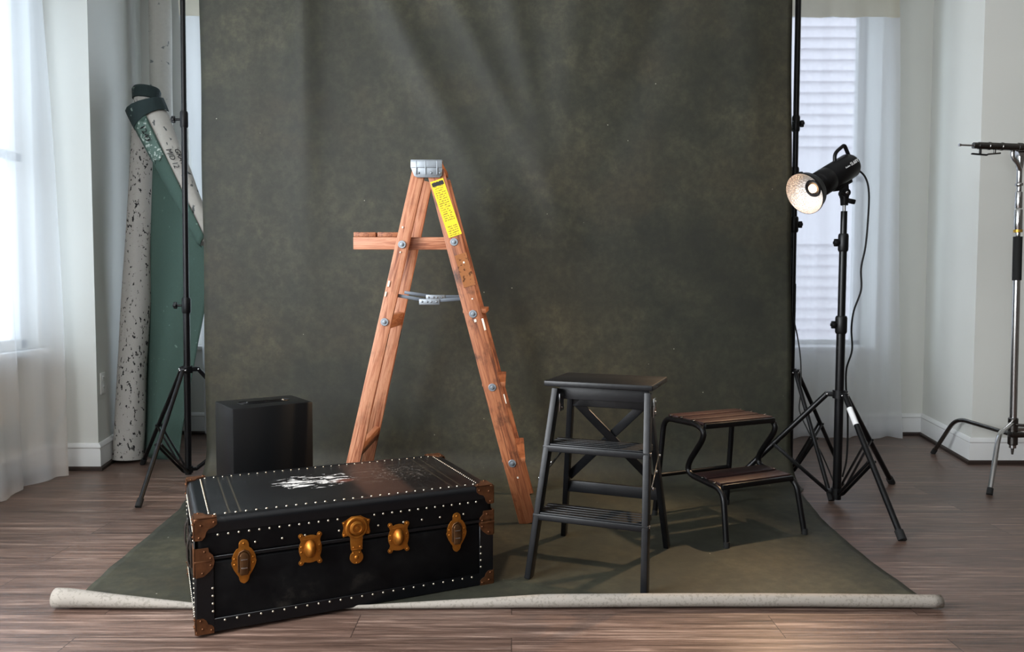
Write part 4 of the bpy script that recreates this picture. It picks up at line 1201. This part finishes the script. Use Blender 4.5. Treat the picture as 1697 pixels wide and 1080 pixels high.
# grip arm
gY = CY-.05
g0, g1 = at(1589, 240, gY)-cb_, at(1720, 245, gY)-cb_
gd = (g1-g0).normalized(); GL = (g1-g0).length
Mg, _ = frame(g0, g1, (0, 0, 1))
am = MB().lathe([(0, 0), (.0075, .001), (.0075, .010), (.005, .012), (.005, .075), (0, .075)], Mg, 16); am.build('arm_spigot', m_steel, cs)
MB().lathe([(0, .072), (.016, .074), (.0165, .094), (.014, .098), (.0185, .10), (.0185, .150), (.0205, .152), (.0205, .160), (.0185, .162), (.0185, .215), (.0205, .217), (.0205, .225), (.0185, .227), (.0185, .30), (.022, .302), (.022, .32), (.0185, .322), (.0185, GL), (0, GL)], Mg, 22).build('grip_arm', m_darksteel, cs)
for s_, L_, mm in ((.112, .075, m_blackpl), (.185, .06, m_darksteel)):
    tl = MB().tube([Mg @ Vector((-.016, 0, s_)), Mg @ Vector((-.040, 0, s_))], .006, 10)
    tl.bar(Mg @ Vector((-.042, 0, s_-L_*.6)), Mg @ Vector((-.046 if s_ < .15 else -.034, 0, s_+L_*.5)), .008, .014, (0, 0, 1), .003)
    tl.build('locking_lever', mm, cs)
# grip head joining arm and column
gh = MB(); c = CP(zD)
gh.tube([c+Vector((0, -.03, .035)), c+Vector((0, .03, .035))], .030, 24)
gh.tube(fillet([c+Vector((-.055, -.03, .05)), c+Vector((-.060, -.03, .0)), c+Vector((-.03, -.03, -.03)), c+Vector((-.004, -.01, -.06))], .03), .0105, 12)
gh.lathe([(0, 0), (.014, 0), (.022, .05), (.022, .09), (0, .09)], Matrix.Translation(c+Vector((0, 0, -.06))), 18)
gh.build('grip_head', m_steel, cs)

# ------------------------------------------------------------------ leaning canvas rolls in the left corner
def canvas_roll(name, a, b, r0, r1, m, label, cat='canvas roll', wob=.006):
    a = Vector(a); b = Vector(b); e = thing(name, a, label, cat)
    Mx, L = frame(Vector(), b-a); N = 40; n_ = 28
    mb = MB(); rows = []
    for i in range(N+1):
        t_ = i/N; r = r0+(r1-r0)*t_
        rows.append([mb.bm.verts.new(Mx @ Vector(((r+wob*mnoise.noise(Vector((math.cos(k*2*PI/n_)*2, math.sin(k*2*PI/n_)*2, t_*6))))*math.cos(k*2*PI/n_), (r+wob*mnoise.noise(Vector((math.cos(k*2*PI/n_)*2+5, math.sin(k*2*PI/n_)*2, t_*6))))*math.sin(k*2*PI/n_), L*t_))) for k in range(n_)])
    for p, q_ in zip(rows, rows[1:]):
        for k in range(n_): mb.bm.faces.new((p[k], p[(k+1) % n_], q_[(k+1) % n_], q_[k]))
    for ring, z_ in ((rows[0], 0), (rows[-1], L)):     # spiral hollow ends
        inner = [mb.bm.verts.new(Mx @ Vector((.62*(r0 if z_ == 0 else r1)*math.cos(k*2*PI/n_), .62*(r0 if z_ == 0 else r1)*math.sin(k*2*PI/n_), z_))) for k in range(n_)]
        deep = [mb.bm.verts.new(Mx @ Vector((.6*(r0 if z_ == 0 else r1)*math.cos(k*2*PI/n_), .6*(r0 if z_ == 0 else r1)*math.sin(k*2*PI/n_), z_+(.12 if z_ == 0 else -.12)))) for k in range(n_)]
        for k in range(n_):
            mb.bm.faces.new((ring[k], ring[(k+1) % n_], inner[(k+1) % n_], inner[k])); mb.bm.faces.new((inner[k], inner[(k+1) % n_], deep[(k+1) % n_], deep[k]))
        mb.bm.faces.new(deep)
    mb.build('roll', m, e, 50)
    return e, Mx, L
b0 = fl(212, 768); b0.z = .01; b0.y += .08; b0 = at(212, 768, 4.27); b0.z = .012
t0 = at(243, 150, 4.50)
e1, M1, L1 = canvas_roll('canvas_roll', b0, t0, .080, .066, m_speck, 'upright grey-white canvas roll covered in dark speckles, leaning in the left corner', wob=.007)
MB().lathe([(.060, L1-.06), (.074, L1-.055), (.078, L1-.005), (.070, L1+.012), (.05, L1+.008), (.0, L1-.002)], M1, 24).build('painted_end', m_darkgreen, e1)
b1 = at(262, 745, 4.92); b1.z = .01; t1 = at(264, -60, 4.86)
canvas_roll('canvas_roll', (at(276, 730, 4.90).x, 4.90, .01), t1, .066, .066, m_creamroll, 'pale cream canvas roll standing upright at the back of the left corner', wob=.004)
# third canvas: rolled across the top, its green painted side hanging below
gA, gB = at(243, 180, 4.36), at(346, 400, 4.22)
g = thing('draped_canvas', (fl(272, 768).x, 4.30, .01), 'green painted canvas hanging from a slanting pale roll with handwriting, leaning in the left corner', 'canvas')
GO = Vector(g.location)
Mr, Lr = frame(gA-GO, gB-GO, (0, -1, 0))
mb = MB(); rows = []; n_ = 28; N = 40
def rr_(t_): return .098-.050*max(0, t_)**1.1
for i in range(N+1):
    t_ = i/N; r = rr_(t_)
    rows.append([mb.bm.verts.new(Mr @ Vector(((r*.85+.006*mnoise.noise(Vector((k*.5, t_*5, 1))))*math.cos(k*2*PI/n_), (r+.006*mnoise.noise(Vector((k*.5, t_*5, 4))))*math.sin(k*2*PI/n_), Lr*t_))) for k in range(n_)])
for p, q_ in zip(rows, rows[1:]):
    for k in range(n_): mb.bm.faces.new((p[k], p[(k+1) % n_], q_[(k+1) % n_], q_[k]))
mb.bm.faces.new(rows[0][::-1]); mb.bm.faces.new(rows[-1])
ro_ = mb.build('roll', m_palecanvas, g, 50); ro_['label'] = 'slanting rolled top with pale canvas back'
# collar of painted cloth around the upper end and the painted flap on the lower side
dwn = None
for ang in range(0, 360, 5):
    v_ = Mr.to_3x3() @ Vector((math.cos(math.radians(ang)), math.sin(math.radians(ang)), 0))
    q_ = v_.x+.6*v_.z+.75*v_.y
    if dwn is None or q_ < dwn[1]: dwn = (math.radians(ang), q_)
def flap(a0, a1, s0, s1, off, name, m_):
    mb = MB().grid(14, 24, lambda u, v: Mr @ Vector(((rr_(s0+(s1-s0)*v)*.85+off)*math.cos(a0+(a1-a0)*u), (rr_(s0+(s1-s0)*v)+off)*math.sin(a0+(a1-a0)*u), Lr*(s0+(s1-s0)*v)+.01*math.sin(u*9+v*4))))
    o = mb.build(name, m_, g, 180); sm = o.modifiers.new('thickness', 'SOLIDIFY'); sm.thickness = .003; sm.offset = 1
    return o
d0 = dwn[0]
cam_l = (EYE-(gA+gB)/2).normalized()
best = max(range(0, 360, 4), key=lambda a_: (Mr.to_3x3() @ Vector((math.cos(math.radians(a_)), math.sin(math.radians(a_)), 0))).dot(cam_l))
best = math.radians(best)
lowx = lambda a_: (Mr.to_3x3() @ Vector((math.cos(a_), math.sin(a_), 0))).x
sgn = 1 if lowx(best+1.2) < lowx(best-1.2) else -1
fa = flap(best+sgn*.24, best+sgn*2.2, .02, 1.0, .0085, 'painted_flap', m_green)
flap(d0-2.6, d0+2.6, -.01, .10, .012, 'painted_collar', m_darkgreen)
# hanging sheet
def sheet(u, v):
    top = gA.lerp(gB, .10+.90*u)
    right_px_ = [(338, 400), (338, 450), (331, 510), (322, 560), (310, 650), (304, 720), (303, 758)]
    z_top = top.z-.02
    p = Vector()
    pyl = 290+ (768-290)*v
    xl = at(243, 290, 4.38).x + (at(240, 768, 4.38).x-at(243, 290, 4.38).x)*v
    # right edge by height
    py = 395+(768-395)*v
    pts = right_px_
    xr_px = pts[-1][0]
    for (xa_, ya_), (xb_, yb_) in zip(pts, pts[1:]):
        if py <= yb_: xr_px = xa_+(xb_-xa_)*(max(py, ya_)-ya_)/(yb_-ya_); break
    xr = at(xr_px, py, 4.28).x
    x = xl+(xr-xl)*u
    zb = .012+.015*(1-u)
    z = z_top+(zb-z_top)*v
    y = 4.40-.13*u + .02*math.sin(u*7+v*2) - .03*math.sin(u*PI)*v - .05*v
    y = y*(1-v*.0)
    x = x*(v**.35)+top.x*(1-v**.35) if v < 1 else x
    return Vector((x, y, z))-GO
sh = MB().grid(24, 44, sheet).build('hanging_sheet', m_green, g, 180)
sm = sh.modifiers.new('thickness', 'SOLIDIFY'); sm.thickness = .003; sm.offset = 0
# handwriting on the roll
def write(body, size, s_, ang, off=.006):
    r = rr_(s_); nrm = Vector((math.cos(ang), math.sin(ang), 0)); pos = Vector((r*.85*nrm.x, r*nrm.y, Lr*s_)) + nrm*off
    n3 = (Mr.to_3x3() @ nrm).normalized(); xd = (Mr.to_3x3() @ Vector((0, 0, 1))).normalized(); yd = n3.cross(xd)
    o_ = Mr @ pos
    text_mesh(body, size, m_ink, 'handwriting', g, Matrix(((xd.x, yd.x, n3.x, o_.x), (xd.y, yd.y, n3.y, o_.y), (xd.z, yd.z, n3.z, o_.z), (0, 0, 0, 1))), .001, .2)
chalk = flap(best+sgn*.30, best+sgn*1.15, .125, .40, .0135, 'chalked_patch', m_chalk)
write('1243', .052, .15, best+sgn*.78, .021)
write('GRAY', .040, .37, best-sgn*.42, .008)
write('MID 12', .040, .36, best+sgn*.06, .008)
